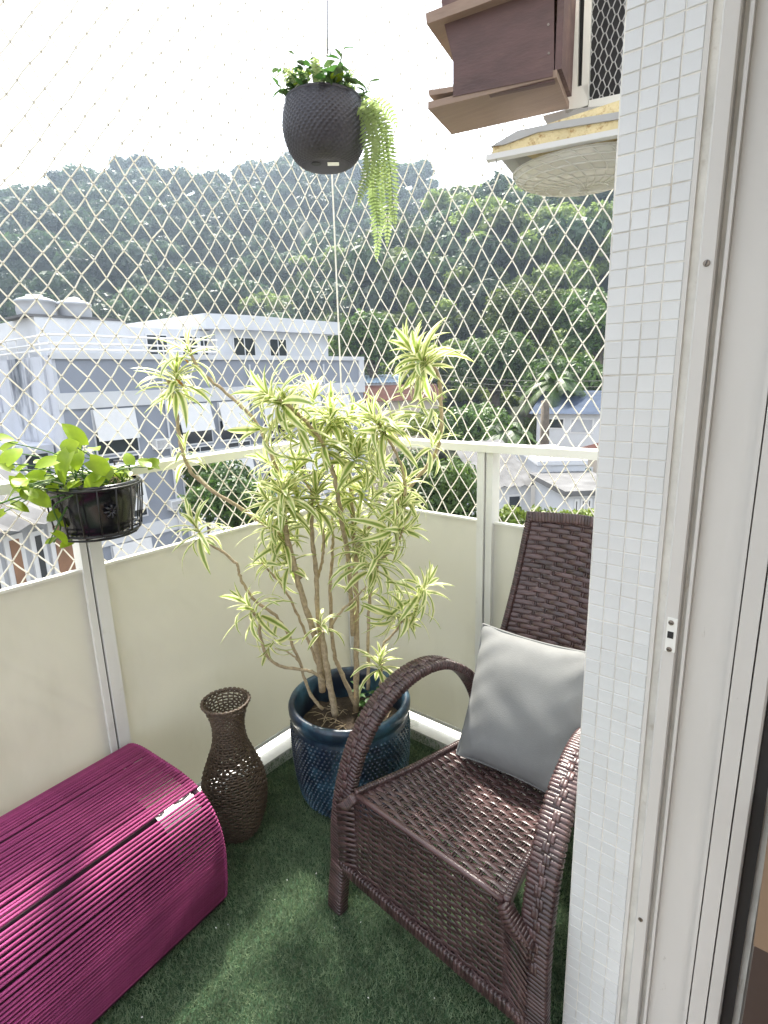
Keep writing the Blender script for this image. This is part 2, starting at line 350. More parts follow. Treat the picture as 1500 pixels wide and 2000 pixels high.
er = ng.nodes.new('FunctionNodeEulerToRotation'); ng.links.new(cx.outputs[0], er.inputs[0])
ip.inputs['Pick Instance'].default_value = True
ng.links.new(gi.outputs[0], ip.inputs['Points']); ng.links.new(ci.outputs[0], ip.inputs['Instance']); ng.links.new(gattr('tidx', 'INT'), ip.inputs['Instance Index'])
ng.links.new(er.outputs[0], ip.inputs['Rotation']); ng.links.new(gattr('tscale', 'FLOAT'), ip.inputs['Scale']); ng.links.new(ip.outputs[0], go.inputs[0])
md = forest.modifiers.new('scatter', 'NODES'); md.node_group = ng

# ------------------------------------------------------------------ far buildings
BX = -24.9
def xf(y0, y1, z0, z1, d0, d1): return ((BX + d0, y0, z0), (BX + d1, y1, z1))   # d outward (+x)
def building_left():
    t = thing('apartment_building', 'blue-grey apartment building with white bands and a white rooftop storey', 'building', (BX, 18, GZ))
    m = MB(); m.boxmm((BX - 14, 8.75, GZ), (BX, 28.5, 2.55)); part('wall', m, M_greybldg, t)
    m = MB(); m.boxmm((BX - 14, 8.6, GZ), (BX - .02, 8.748, 2.7)); part('end_wall', m, M_stainbldg, t, label='white end wall streaked with black damp stains')
    for k in range(4):
        m = MB(); x = BX - .9 - k * 2.0; m.boxmm((x - .12, 8.50, .2), (x + .12, 8.598, 2.7)); part('pilaster', m, M_stainbldg, t)
    for (z0, z1) in ((.42, 1.12), (-2.75, -2.15), (-6.0, -5.35), (-9.2, -8.6)):
        m = MB(); m.boxmm((BX + .002, 8.6, z0), (BX + .10, 28.62, z1)); part('band', m, M_whitebldg, t)
    m = MB(); m.boxmm((BX + .002, 28.1, 1.12), (BX + .09, 28.6, 2.78)); m.boxmm((BX - .3, 8.6, 2.55), (BX + .11, 28.62, 2.8)); part('parapet', m, M_whitebldg, t)
    # windows: awning shutters with dark panes below
    for fl in range(3):
        zt = .33 - fl * 3.2
        for y in (9.95, 14.1, 16.6, 19.6, 22.3, 25.0):
            fr = MB(); fr.boxmm((BX + .002, y - .06, zt - 2.1), (BX + .05, y + 2.0, zt + .02)); f_ = part('window', fr, M_whitebldg, t)
            m = MB(); m.boxmm((BX + .052, y, zt - 2.02), (BX + .06, y + 1.93, zt - 1.0)); part('pane', m, M_glass_far, f_)
            op = random.uniform(.18, .42); hgt = random.uniform(1.35, 1.7)
            m = MB(); m.prism([(BX + .07, y, zt), (BX + .07 + op, y, zt - hgt), (BX + .10 + op, y, zt - hgt), (BX + .11, y, zt)], (0, 1.93, 0)); part('shutter', m, M_shutter, f_)
            if fl == 0:
                m = MB(); m.boxmm((BX + .002, y + .35, zt - 2.65), (BX + .04, y + 1.95, zt - 2.2)); h = part('low_window', m, M_shutter, t)
                m = MB(); m.boxmm((BX + .042, y + .43, zt - 2.6), (BX + .05, y + 1.1, zt - 2.26)); m.boxmm((BX + .042, y + 1.16, zt - 2.6), (BX + .05, y + 1.88, zt - 2.26)); part('pane', m, M_glass_far, h)
    for (y, z) in ((12.6, -1.75), (18.9, -1.7), (21.5, -1.8), (13.0, -4.9), (24.3, -4.9)):
        m = MB(); m.boxmm((BX + .003, y, z), (BX + .42, y + .75, z + .5)); h = part('air_conditioner', m, M_shutter, t)
        m = MB(); m.boxmm((BX + .422, y + .06, z + .06), (BX + .43, y + .69, z + .44)); part('grille', m, M_greymetal, h)
    for y in (13.5, 18.8, 24.6):
        m = MB(); m.tube([(BX + .16, y, GZ), (BX + .16, y, 2.3)], .055, 6); part('drain_pipe', m, M_whitebldg, t)
    # rooftop storey
    PX_ = BX - 3.0
    m = MB(); m.boxmm((PX_ - 9, 9.3, 2.551), (PX_, 13.6, 4.55)); part('roof_block', m, M_whitebldg, t, label='white water tank block on the roof')
    m = MB(); m.boxmm((PX_ - 9, 13.61, 2.551), (PX_ - .6, 19.0, 4.35)); part('roof_block', m, M_whitebldg, t)
    m = MB(); m.boxmm((PX_ - 9, 19.01, 2.551), (PX_ - .1, 28.4, 4.5)); part('penthouse_wall', m, M_whitebldg, t)
    m = MB(); m.prism([(PX_ - 9, 18.3, 4.5), (PX_ + .1, 18.3, 4.4), (PX_ + .5, 21.0, 4.42), (PX_ + .5, 29.1, 4.42), (PX_ - 9, 29.1, 4.5)], (0, 0, .85)); part('roof_fascia', m, M_whitebldg, t)
    for (y, w_) in ((14.9, 1.3), (16.9, 1.2), (18.2, .6), (20.2, 1.7), (23.0, 1.5)):
        xw_ = PX_ - (.6 if y < 19 else .1)
        m = MB(); m.boxmm((xw_ + .002, y, 2.9), (xw_ + .05, y + w_, 4.05)); f_ = part('window', m, M_shutter, t)
        m = MB(); m.boxmm((xw_ + .052, y + .08, 2.95), (xw_ + .06, y + w_ / 2 - .04, 3.97)); m.boxmm((xw_ + .052, y + w_ / 2 + .04, 2.95), (xw_ + .06, y + w_ - .08, 3.97)); part('pane', m, M_glass_far, f_)
    for (y, dr) in ((9.95, .82), (11.7, .76)):
        m = MB(); m.lathe([(dr, 0), (dr * 1.05, .3), (dr * 1.0, .6), (dr * 1.08, .64), (dr * 1.08, .72), (dr * .9, .80), (dr * .45, .92), (dr * .42, 1.0), (.01, 1.02)], 24, (PX_ - 1.3, y, 4.66)); part('water_tank', m, M_tank, t, True)
    m = MB(); m.boxmm((PX_ - 2.6, 8.9, 4.552), (PX_ + .05, 13.5, 4.66)); part('tank_platform', m, M_roof_grey, t)
    # white roof railing
    for z in (3.55, 3.2, 2.95):
        m = MB(); m.tube([(BX - 12, 8.62, z), (BX - .1, 8.68, z)], .05, 5); m.tube([(BX - .1, 8.68, z), (BX - .1, 17.0, z)], .05, 5); part('railing', m, M_shutter, t)
    for k in range(9):
        m = MB(); m.tube([(BX - .1, 8.7 + k * 1.03, 2.8), (BX - .1, 8.7 + k * 1.03, 3.55)], .035, 5); part('baluster', m, M_shutter, t)
    for k in range(8):
        m = MB(); m.tube([(BX - 1.2 - k * 1.3, 8.66, 2.7), (BX - 1.2 - k * 1.3, 8.66, 3.55)], .035, 5); part('baluster', m, M_shutter, t)
    # side bay on the end wall
    m = MB(); m.boxmm((BX - 8, 6.9, GZ), (BX - 1.0, 8.498, -1.1)); part('side_bay', m, M_stainbldg, t)
    m = MB(); m.boxmm((BX - .998, 7.15, -2.9), (BX - .95, 8.3, -1.35)); h = part('bay_window', m, M_tank, t)
    m = MB(); m.boxmm((BX - .948, 7.3, -2.8), (BX - .94, 8.2, -1.45)); part('pane', m, M_glass_far, h)
    m = MB(); m.boxmm((BX - 7.5, 6.85, -3.2), (BX - 1.6, 6.898, -1.5)); part('bay_glazing', m, M_glass_far, t)
building_left()
for k in range(3):
    a_, b_ = pxd(690, 706 + 9 * k, 60), pxd(1230, 742 + 12 * k, 48); m = MB(); P = [a_ + (b_ - a_) * q + np.array([0, 0, -3.0 * q * (1 - q)]) for q in np.linspace(0, 1, 16)]; m.tube(P, .018, 4)
    tag(ooo('power_line', m.mesh('power_line', M_wire)), ('uppermost', 'middle', 'lowest')[k] + ' thin black power line strung across the foot of the wooded slope', 'cable', 'power lines below the hill')

def house(name, label, uc, vtop, vbot, wpx, dist, depth, wall, roofm, yaw=0, roof='flat', rh=.8, over=.3, wins=(), base=None):
    """a house standing at a real place: width in metres from its size in the view"""
    c = pxd(uc, (vtop + vbot) / 2, dist); zt = pxd(uc, vtop, dist)[2]; zb = base if base is not None else pxd(uc, vbot, dist)[2]
    wm = wpx * dist / F_PX * 1.02; az = math.atan2(c[0] - CAMP[0], c[1] - CAMP[1])
    Mx = Matrix.Translation((c[0], c[1], 0)) @ Matrix.Rotation(-az + rad(yaw), 4, 'Z')
    t = thing(name, label, 'house', (c[0], c[1], zb))
    def P(m): m.v = [tuple(Mx @ Vector(p)) for p in m.v]; return m
    m = MB(); m.boxmm((-wm / 2, 0, zb), (wm / 2, depth, zt)); part('wall', P(m), wall, t)
    if roof == 'gable':
        m = MB(); m.prism([(-wm / 2 - over, -over, zt), (-wm / 2 - over, depth + over, zt), (-wm / 2 - over, depth / 2, zt + rh)], (wm + 2 * over, 0, 0)); r_ = part('roof', P(m), roofm, t)
    elif roof == 'shed':
        m = MB(); n = max(6, int(wm / .35))
        for i in range(n):
            x0 = -wm / 2 - over + (wm + 2 * over) * i / n; x1 = x0 + (wm + 2 * over) / n; xm = (x0 + x1) / 2
            m.add([(x0, -over, zt), (xm, -over, zt + .09), (x1, -over, zt), (x0, depth, zt + rh), (xm, depth, zt + rh + .09), (x1, depth, zt + rh)], [(0, 1, 4, 3), (1, 2, 5, 4)])
        m.boxmm((-wm / 2, .2, zt), (wm / 2, .3, zt + .05)); part('roof', P(m), roofm, t)
    else:
        m = MB(); m.boxmm((-wm / 2 - over, -over, zt + .002), (wm / 2 + over, depth + over, zt + .22)); part('roof', P(m), roofm, t)
    for (a, b_, z0, z1, mt) in wins:       # fractions of width, metres down from the eaves
        m = MB(); m.boxmm((-wm / 2 + a * wm, -.05, zt - z1), (-wm / 2 + b_ * wm, -.002, zt - z0)); f_ = part('window', P(m), M_shutter, t)
        m = MB(); m.boxmm((-wm / 2 + a * wm + .1, -.07, zt - z1 + .1), (-wm / 2 + b_ * wm - .1, -.052, zt - z0 - .1)); part('pane', P(m), mt, f_)
    return t
house('white_house', 'white house with blue-grey roof beside the dark tree trunk at the hill foot', 1140, 808, 862, 170, 46, 7, M_whitebldg, M_roof_blue, -12, 'gable', 1.6, .5, [(.08, .3, .35, 1.2, M_glass_far), (.36, .6, .35, 1.5, M_tank), (.66, .94, .35, 1.5, M_tank)], GZ)
house('corrugated_house', 'white walled house with grey corrugated roof beyond the right railing', 990, 950, 1010, 95, 27, 5, M_whitebldg, M_roof_grey, 20, 'shed', 1.6, .3, [(.5, .8, .4, 1.3, M_glass_far)], GZ)
house('glazed_roof_house', 'house with pale green glazed roof band behind the corrugated roof', 975, 912, 960, 120, 34, 6, M_shutter, M_roof_grey, 5, 'flat', .5, .2, [(.02, .98, .12, .62, M_teal), (.02, .98, .75, 1.2, M_teal)], GZ)
house('plain_white_house', 'tall plain white house wall between corrugated roof and beige house', 1095, 908, 1030, 85, 28, 6, M_whitebldg, M_whitebldg, 15, 'flat', .5, .08, [(.05, .13, 1.5, 2.2, M_glass_far)], GZ)
house('beige_house', 'beige house with green shutter beside the tile pillar', 1190, 890, 1010, 130, 33, 6, M_beige, M_roof_red, -20, 'flat', .5, .15, [(.12, .26, .7, 1.9, M_teal), (.36, .44, .5, 1.7, M_glass_far), (.5, .58, .5, 1.7, M_glass_far)], GZ)
house('dark_eaves_house', 'low pale house with dark slatted eaves at the right edge of the view', 1165, 965, 1060, 110, 24, 4, M_whitebldg, M_roof_grey, 25, 'flat', .7, .25, [(.1 + .11 * k, .17 + .11 * k, .15, .9, M_black) for k in range(7)], GZ)
house('red_roof_house', 'low house with weathered red tile roof below the forest', 790, 782, 800, 130, 58, 8, M_beige, M_roof_red, 8, 'gable', 1.5, .5, [(.2, .3, .2, .8, M_glass_far)], GZ)
house('blue_roof_shed', 'pale shed with light blue roof right of the grey building', 745, 748, 775, 70, 66, 6, M_whitebldg, M_bluetank, 0, 'shed', .9, .3, [], GZ)
house('brown_shutter_house', 'terrace house with brown wooden shutters below the hanging pothos basket', 70, 1018, 1200, 190, 13, 4, M_tank, M_roof_grey, 35, 'shed', 1.0, .5, [(.02, .2, .35, 1.9, M_glass_far), (.25, .42, .15, 1.9, M_brownwood), (.48, .62, .2, 1.8, M_glass_far), (.66, .95, .1, 2.2, M_brownwood)], GZ)

def pylon(label, u, vtop, vbase, dist, wb):
    b = pxd(u, vbase, dist); H = pxd(u, vtop, dist)[2] - b[2]
    t = thing('transmission_tower', label, 'pylon', b)
    def leg(sx, sy, z): k = 1 - .86 * (z / H) ** .8; return np.array([b[0] + sx * wb * k, b[1] + sy * wb * k, b[2] + z])
    for sx, sy in ((-1, -1), (1, -1), (1, 1), (-1, 1)):
        m = MB(); m.tube([leg(sx, sy, z) for z in np.linspace(0, H, 7)], .13, 4); part('leg', m, M_pylon, t)
    m = MB(); zs = np.linspace(0, H, 9); cs = [(-1, -1), (1, -1), (1, 1), (-1, 1)]
    for i in range(8):
        for k in range(4):
            a, c = cs[k], cs[(k + 1) % 4]; m.tube([leg(*a, zs[i]), leg(*c, zs[i + 1])], .07, 3); m.tube([leg(*c, zs[i]), leg(*a, zs[i + 1])], .07, 3)
    part('lattice', m, M_pylon, t)
    for q in (.72, .84, .95):
        m = MB(); c0 = b + np.array([0, 0, H * q]); dv = np.array([.75, .65, 0]) * H * .13
        m.tube([c0 - dv, c0 + np.array([0, 0, .5]), c0 + dv], .12, 4); part('cross_arm', m, M_pylon, t)
pylon('thin lattice pylon standing on the ridge against the white sky', 822, 205, 345, 318, 3.2)
pylon('pale lattice pylon on the wooded slope near the net corner', 681, 452, 530, 215, 2.2)

# ------------------------------------------------------------------ trees near by
def tree(name, label, u, vtop, vbot, dist, wpx, mat, nleaf, leaf, seed, group='trees between the houses', flat=.9, cat='tree'):
    g = np.random.default_rng(seed); top = pxd(u, vtop, dist); bot = pxd(u, vbot, dist); H = top[2] - bot[2]; R = wpx * dist / F_PX / 2
    L = []
    for i in range(9):
        a = g.uniform(0, 6.28); q = R * .62 * math.sqrt(g.random()); rr = R * g.uniform(.38, .6)
        zz = bot[2] + rr * flat + (H - 2 * rr * flat) * g.random(); L.append((top[0] + q * math.cos(a), top[1] + q * math.sin(a), zz, rr))
    t = thing(name, label, cat, (top[0], top[1], GZ), group)
    o = ooo('crown', crown_mesh('crown', mat, L, nleaf, leaf, seed, flat), t)
    c = np.array([top[0], top[1], GZ]); m = MB(); k = np.array([top[0] + .1 * R, top[1], bot[2] + .3 * H]); m.tube([c, (c + k) / 2 + [.1 * R, 0, 0], k], [R * .13, R * .11, R * .07], 8)
    for l in L: m.tube([k - [0, 0, .2 * H], (k + np.array(l[:3])) / 2, np.array(l[:3])], [R * .05, R * .035, R * .02], 5)
    part('trunk', m, M_bark, t, True)
tree('leafy_tree', 'dark green tree crown behind the net left of the potted dracaena', 455, 905, 1090, 17, 200, M_near, 9000, .085, 3)
tree('leafy_tree', 'broad green tree behind the net right of the potted dracaena', 850, 880, 1100, 16, 230, M_near, 12000, .08, 4)
tree('leafy_tree', 'small dense tree just left of the right railing post', 915, 905, 1090, 18, 110, M_near, 6000, .085, 5)
tree('leafy_tree', 'bright green bush top below the corrugated roof', 1010, 975, 1110, 15, 160, M_near2, 7000, .07, 6)
tree('leafy_tree', 'light green bush at the right below the slatted house', 1110, 990, 1120, 14, 130, M_near2, 5000, .065, 7)
tree('leafy_tree', 'yellow flowering tree behind the right dracaena stem', 830, 795, 870, 52, 110, M_near2, 4500, .2, 8)
tree('leafy_tree', 'mid green tree left of the dark trunk at the hill foot', 930, 790, 900, 50, 130, M_near, 6000, .22, 9)
tree('leafy_tree', 'dark tree in front of the grey building base', 390, 885, 1000, 21, 90, M_near, 4500, .1, 10)
tree('leafy_tree', 'dark round tree directly above the white house', 1110, 690, 800, 60, 170, M_near, 7000, .28, 11)
tree('bamboo_clump', 'tall feathery pale green bamboo clump on the right slope', 1030, 560, 720, 78, 140, M_for2, 9000, .3, 12, flat=1.3)
tree('leafy_tree', 'dark tree below the bamboo clump', 960, 640, 790, 72, 190, M_near, 8000, .3, 13)
tree('leafy_tree', 'tree at the forest edge right of the grey building', 720, 600, 760, 70, 150, M_near, 7000, .3, 14)
tree('leafy_tree', 'bushy tree on the slope beside the tile pillar', 1170, 560, 720, 75, 150, M_near, 7000, .3, 15)
def palm(label, u, v, dist, R, seed):
    g = np.random.default_rng(seed); c = pxd(u, v, dist); t = thing('palm', label, 'palm', (c[0], c[1], GZ), 'palms at the hill foot')
    m = MB(); m.tube([(c[0], c[1], GZ), (c[0] + .1, c[1], c[2])], .16, 7); part('trunk', m, M_bark, t, True)
    for k in range(15):
        a = g.uniform(0, 6.28); el = g.uniform(-.2, 1.1); P = []
        for s_ in np.linspace(0, 1, 9): P.append(c + np.array([math.cos(a) * R * s_ * math.cos(el), math.sin(a) * R * s_ * math.cos(el), R * (s_ * math.sin(el) - .7 * s_ * s_)]))
        m = MB(); m.tube(P, .025, 3); P = np.array(P)
        for i in range(1, 36):
            s_ = i / 36 * 8; b0 = P[int(s_)] + (P[min(8, int(s_) + 1)] - P[int(s_)]) * (s_ % 1); tg = nrm(P[min(8, int(s_) + 1)] - P[int(s_)] + 1e-6); sd = nrm(np.cross(tg, [0, 0, 1]))
            for sg in (-1, 1):
                e = b0 + (sd * sg + tg * .6 - np.array([0, 0, .35])) * R * .24; m.add([b0 - tg * .05, b0 + tg * .05, e], [(0, 1, 2)])
        part('frond', m, M_near, t)
palm('feathery palm above the right rail left of the dark trunk', 985, 845, 40, 2.6, 3)
palm('dark palm overhanging the roof of the white house', 1085, 745, 50, 3.0, 4)
tk = pxd(1062, 860, 44); t = thing('tree_trunk', 'dark bare tree trunk standing left of the white house', 'trunk', (tk[0], tk[1], GZ))
m = MB(); m.tube([(tk[0], tk[1], GZ), (tk[0] + .1, tk[1], -5), (tk[0], tk[1], -.6)], [.42, .36, .3], 9); part('bark', m, M_bark, t, True)

# ------------------------------------------------------------------ balcony: floor, curb, walls
WX = 1.309          # balcony face of the building wall
TY = -.795          # door reveal face
RT, PT = 1.232, .9585
mb = MB(); mb.boxmm((-.10, -3.2, -.25), (WX + .1, .10, -.012)); struct('balcony_slab', mb, M_curb)
mb = MB(); mb.add([(.035, -3.1, 0), (WX, -3.1, 0), (WX, -.035, 0), (.035, -.035, 0)], [(0, 1, 2, 3)]); struct('balcony_floor', mb, M_turf)
mb = MB(); mb.boxmm((-.06, -3.2, -.01), (.065, .06, .046)); struct('left_curb', mb, M_curb)
mb = MB(); mb.boxmm((.0655, -.065, -.01), (WX, .06, .046)); struct('right_curb', mb, M_curb)
# artificial grass pile
g = np.random.default_rng(11); nb = 230000
bx_ = g.uniform(.068, 1.38, nb); by_ = -.068 - (1.6 * g.random(nb)); keep = (bx_ < WX)
bx_, by_ = bx_[keep], by_[keep]; nb = len(bx_)
# the turf rides up onto the curb at its edges
edge = np.minimum(bx_ - .066, -.066 - by_); zb_ = np.where(edge < .035, .04 * (1 - edge / .035) ** 1.5, 0)
ang = g.uniform(0, 2 * PI, nb); ln = g.uniform(.006, .013, nb); lean = g.normal(0, .005, (nb, 2)); wd = .0011
P0 = np.stack([bx_ - np.cos(ang) * wd, by_ - np.sin(ang) * wd, zb_], 1); P1 = np.stack([bx_ + np.cos(ang) * wd, by_ + np.sin(ang) * wd, zb_], 1); P2 = np.stack([bx_ + lean[:, 0], by_ + lean[:, 1], zb_ + ln], 1)
V = np.stack([P0, P1, P2], 1).reshape(-1, 3).astype(np.float32)
me = bpy.data.meshes.new('artificial_grass'); me.vertices.add(nb * 3); me.vertices.foreach_set('co', V.ravel()); me.loops.add(nb * 3); me.loops.foreach_set('vertex_index', np.arange(nb * 3, dtype=np.int32))
me.polygons.add(nb); me.polygons.foreach_set('loop_start', np.arange(0, nb * 3, 3, dtype=np.int32))
M_blade = pbr('turf_blade', (.155, .225, .125), .6, .35, 14, transl=.2, col2=(.25, .32, .19), c2scale=90, c2pos=(.45, .6))
me.materials.append(M_blade); me.update(); go_ = ooo('artificial_grass', me); go_['kind'] = 'stuff'; go_['label'] = 'short dark green artificial grass carpet on the balcony floor'
# litter flecks
m = MB()
for _ in range(46):
    x, y = g.uniform(.4, 1.25), g.uniform(-1.35, -.45); s_ = g.uniform(.0015, .0035); a = g.uniform(0, 6.28); z = .0135
    m.add([(x - s_ * math.cos(a), y - s_ * math.sin(a), z), (x + s_ * .5, y - s_ * .5, z + .001), (x + s_ * math.cos(a), y + s_ * math.sin(a), z), (x - s_ * .5, y + s_ * .5, z + .001)], [(0, 1, 2, 3)])
lt = struct('litter_flecks', m, M_white, kind='stuff'); lt['label'] = 'tiny pale flecks of litter scattered on the green carpet'

# building wall with the door reveal
W = thing('tiled_pillar', 'wall end clad in small pale grey square tiles beside the sliding door', 'wall', (WX, TY, 0))
mb = MB(); mb.boxmm((WX, TY, -.02), (1.60, .10, 3.0)); part('wall_core', mb, M_grout, W)
tp = .02523; tm = MB(); s_ = (tp - .0012) / 2
# bevelled tile lying in the XZ plane, facing -Y
tm.add([(-s_, 0, -s_), (s_, 0, -s_), (s_, 0, s_), (-s_, 0, s_), (-s_ + .001, -.0010, -s_ + .001), (s_ - .001, -.0010, -s_ + .001), (s_ - .001, -.0010, s_ - .001), (-s_ + .001, -.0010, s_ - .001)],
       [(4, 5, 6, 7), (0, 1, 5, 4), (1, 2, 6, 5), (2, 3, 7, 6), (3, 0, 4, 7)])
tme = tm.mesh('tile', M_tile)
z = .03
rows = []
while z < 2.35: rows.append(z); z += tp
nvis = 0
rest = MB()
for i, z in enumerate(rows):
    for k in range(4):
        Mt = Matrix.Translation((WX + .0008 + tp * (k + .5) + random.gauss(0, .0002), TY, z + random.gauss(0, .0003))) @ Euler((random.gauss(0, .006), random.gauss(0, .007), random.gauss(0, .006))).to_matrix().to_4x4()
        if .10 < z < 1.99 and nvis < 300: ooo('tile', tme, W, Mt); nvis += 1
        else: rest.add([tuple(Mt @ Vector(v)) for v in tm.v], tm.f)
part('remaining_tiles', rest, M_tile, W, kind='stuff')
# balcony-side face, tiled too: one joined sheet
m = MB()
for i, z in enumerate(rows):
    for k in range(31):
        y = TY + .004 + tp * (k + .5); c = (WX - .0011, y, z); m.box(c, (.0022, tp - .0012, tp - .0012))
part('side_tiles', m, M_tile, W, kind='stuff')
# the room behind: floor, side wall, lintel, ceiling
mb = MB(); mb.boxmm((WX + .1, -3.6, -.3), (4.6, TY, -.02)); struct('room_floor', mb, M_wood_int)
mb = MB(); mb.boxmm((1.66, TY + .01, -.02), (4.6, .1, 2.7)); struct('room_wall', mb, M_intwall)
mb = MB(); mb.boxmm((WX + .03, -3.6, 2.36), (4.6, .1, 2.9)); struct('room_ceiling', mb, M_intwall)
mb = MB(); mb.boxmm((4.6, -3.6, -.3), (4.75, .1, 2.9)); struct('room_back_wall', mb, M_intwall)

# aluminium door frame: plan profiles extruded upwards
D = thing('sliding_door_frame', 'cream aluminium sliding door frame standing beside the tiled pillar', 'door frame', (1.45, TY, 0))
def strip(name, poly, z0=-.02, z1=2.358, mat=M_alu_door, parent=None):
    m = MB(); m.prism([(x, y, z0) for x, y in poly], (0, 0, z1 - z0)); return part(name, m, mat, parent or D)
strip('edge_bead', [(1.4115, -.80), (1.4175, -.80), (1.4175, -.79), (1.4115, -.79)])
strip('frame_back', [(1.4180, -.786), (1.66, -.786), (1.66, -.77), (1.4180, -.77)])
jm = strip('strike_jamb', [(1.4315, -.812), (1.4340, -.815), (1.4505, -.815), (1.4525, -.812), (1.4525, -.787), (1.4315, -.787)])
strip('track_lip', [(1.4600, -.808), (1.4645, -.808), (1.4645, -.787), (1.4600, -.787)])
strip('inner_panel', [(1.4650, -.796), (1.5215, -.796), (1.5215, -.787), (1.4650, -.787)])
strip('track_lip', [(1.5220, -.812), (1.5275, -.812), (1.5275, -.787), (1.5220, -.787)])
strip('inner_stile', [(1.5300, -.818), (1.5530, -.818), (1.5530, -.787), (1.5300, -.787)])
strip('door_leaf_edge', [(1.5555, -.822), (1.5720, -.822), (1.5745, -.818), (1.5745, -.787), (1.5555, -.787)])
strip('dark_gap_strip', [(1.5750, -.805), (1.5905, -.805), (1.5905, -.787), (1.5750, -.787)], mat=M_black)  # black strip put in for the darkness of an open gap
# strike plate and screws
def on_jamb(u, v): return px(u, v, 1, -.8155)
p0 = on_jamb(1311, 1240)
m = MB(); m.box((p0[0], -.8157, p0[2]), (.0145, .0012, .056)); sp = part('strike_plate', m, M_alu, D)
m = MB(); m.box((p0[0] - .001, -.8166, p0[2]), (.0085, .0006, .011)); part('latch_slot', m, M_black, sp)
def screw(u, v, r=.0042, par=D, dy=0):
    q = on_jamb(u, v); m = MB(); n = 14
    for k, (rr, yy) in enumerate(((r, 0), (r * .9, -.0012), (r * .3, -.0016))): m.v.extend([(q[0] + rr * math.cos(2 * PI * i / n), -.8156 + yy + dy, q[2] + rr * math.sin(2 * PI * i / n)) for i in range(n)])
    for k in range(2):
        for i in range(n): m.f.append((k * n + i, k * n + (i + 1) % n, (k + 1) * n + (i + 1) % n, (k + 1) * n + i))
    m.f.append(tuple(2 * n + i for i in range(n))); s = part('screw', m, M_screw, par)
    m = MB(); m.box((q[0], -.8176 + dy, q[2]), (r * 1.5, .0008, .0009), M=Euler((0, random.uniform(0, 3), 0)).to_matrix().to_4x4()); part('slot', m, M_black, s)
screw(1311, 1216, par=D, dy=-.0008); screw(1307, 1268, par=D, dy=-.0008); screw(1380, 514, .0045); screw(1251, 1796, .004)
# wooden picture-rail like piece and dark furniture at the room side
q0 = pxd(1530, 1560, .74); q1 = pxd(1490, 1850, .74)
m = MB(); m.sweep([q0 + (q0 - q1) * 2.2, q1], [(-.0045, -.010), (.0045, -.010), (.0045, .010), (-.0045, .010)]); tag(ooo('wooden_batten', m.mesh('wooden_batten', M_wood_int)), 'pale wooden batten hanging at the right edge inside the room', 'batten')
m = MB(); q = pxd(1520, 1760, .80); m.boxmm((q[0] - .018, TY - .09, -.02), (q[0] + .3, TY - .03, q[2] + .08)); tag(ooo('dark_cabinet', m.mesh('dark_cabinet', M_intdark)), 'dark brown cabinet edge in the bottom right corner', 'cabinet')

# ------------------------------------------------------------------ railing
R = thing('left_railing', 'cream aluminium railing with solid lower panels along the left side', 'railing', (0, -1.2, 0))
m = MB(); m.boxmm((-.028, -3.1, RT - .026), (.034, .034, RT)); part('top_rail', m, M_alu_rail, R)
def vpanel(lo, hi, parent, mat=M_panel): m = MB(); m.boxmm(lo, hi); return part('panel', m, mat, parent)
LY = -1.066
for (y0, y1) in ((-3.1, LY - .026), (LY + .031, -.022)): 
    vpanel((-.006, y0, .090), (.004, y1, PT), R)
    m = MB(); m.boxmm((-.009, y0, PT - .004), (.009, y1, PT + .004)); part('panel_edge', m, M_alu_rail, R)
    m = MB(); m.boxmm((-.009, y0, .080), (.010, y1, .094)); part('bottom_channel', m, M_alu, R)
def post(parent, lo, hi): m = MB(); m.boxmm(lo, hi); return part('post', m, M_alu, parent)
post(R, (-.03, LY - .026, .046), (.018, LY - .008, RT - .027)); post(R, (-.03, LY - .003, .046), (.024, LY + .031, RT - .027))
m = MB(); m.boxmm((-.03, LY - .0078, .046), (.010, LY - .0032, RT - .03)); part('dark_joint', m, M_black, R)
post(R, (-.02, -.022, .046), (.012, .022, RT - .027))
R2 = thing('right_railing', 'cream aluminium railing with solid lower panels at the end of the balcony', 'railing', (.6, 0, 0))
m = MB(); m.boxmm((.0345, -.034, RT - .026), (WX - .004, .028, RT)); part('top_rail', m, M_alu_rail, R2)
RX = .648
for (x0, x1) in ((.014, RX), (RX + .055, WX - .003)):
    vpanel((x0, -.004, .090), (x1, .006, PT), R2)
    m = MB(); m.boxmm((x0, -.009, PT - .004), (x1, .009, PT + .004)); part('panel_edge', m, M_alu_rail, R2)
    m = MB(); m.boxmm((x0, -.010, .080), (x1, .009, .094)); part('bottom_channel', m, M_alu, R2)
post(R2, (RX, -.030, .046), (RX + .026, .030, RT - .027)); post(R2, (RX + .030, -.022, .046), (RX + .055, .030, RT - .027))
m = MB(); m.boxmm((RX + .0262, -.014, .046), (RX + .0298, .02, RT - .03)); part('dark_joint', m, M_black, R2)

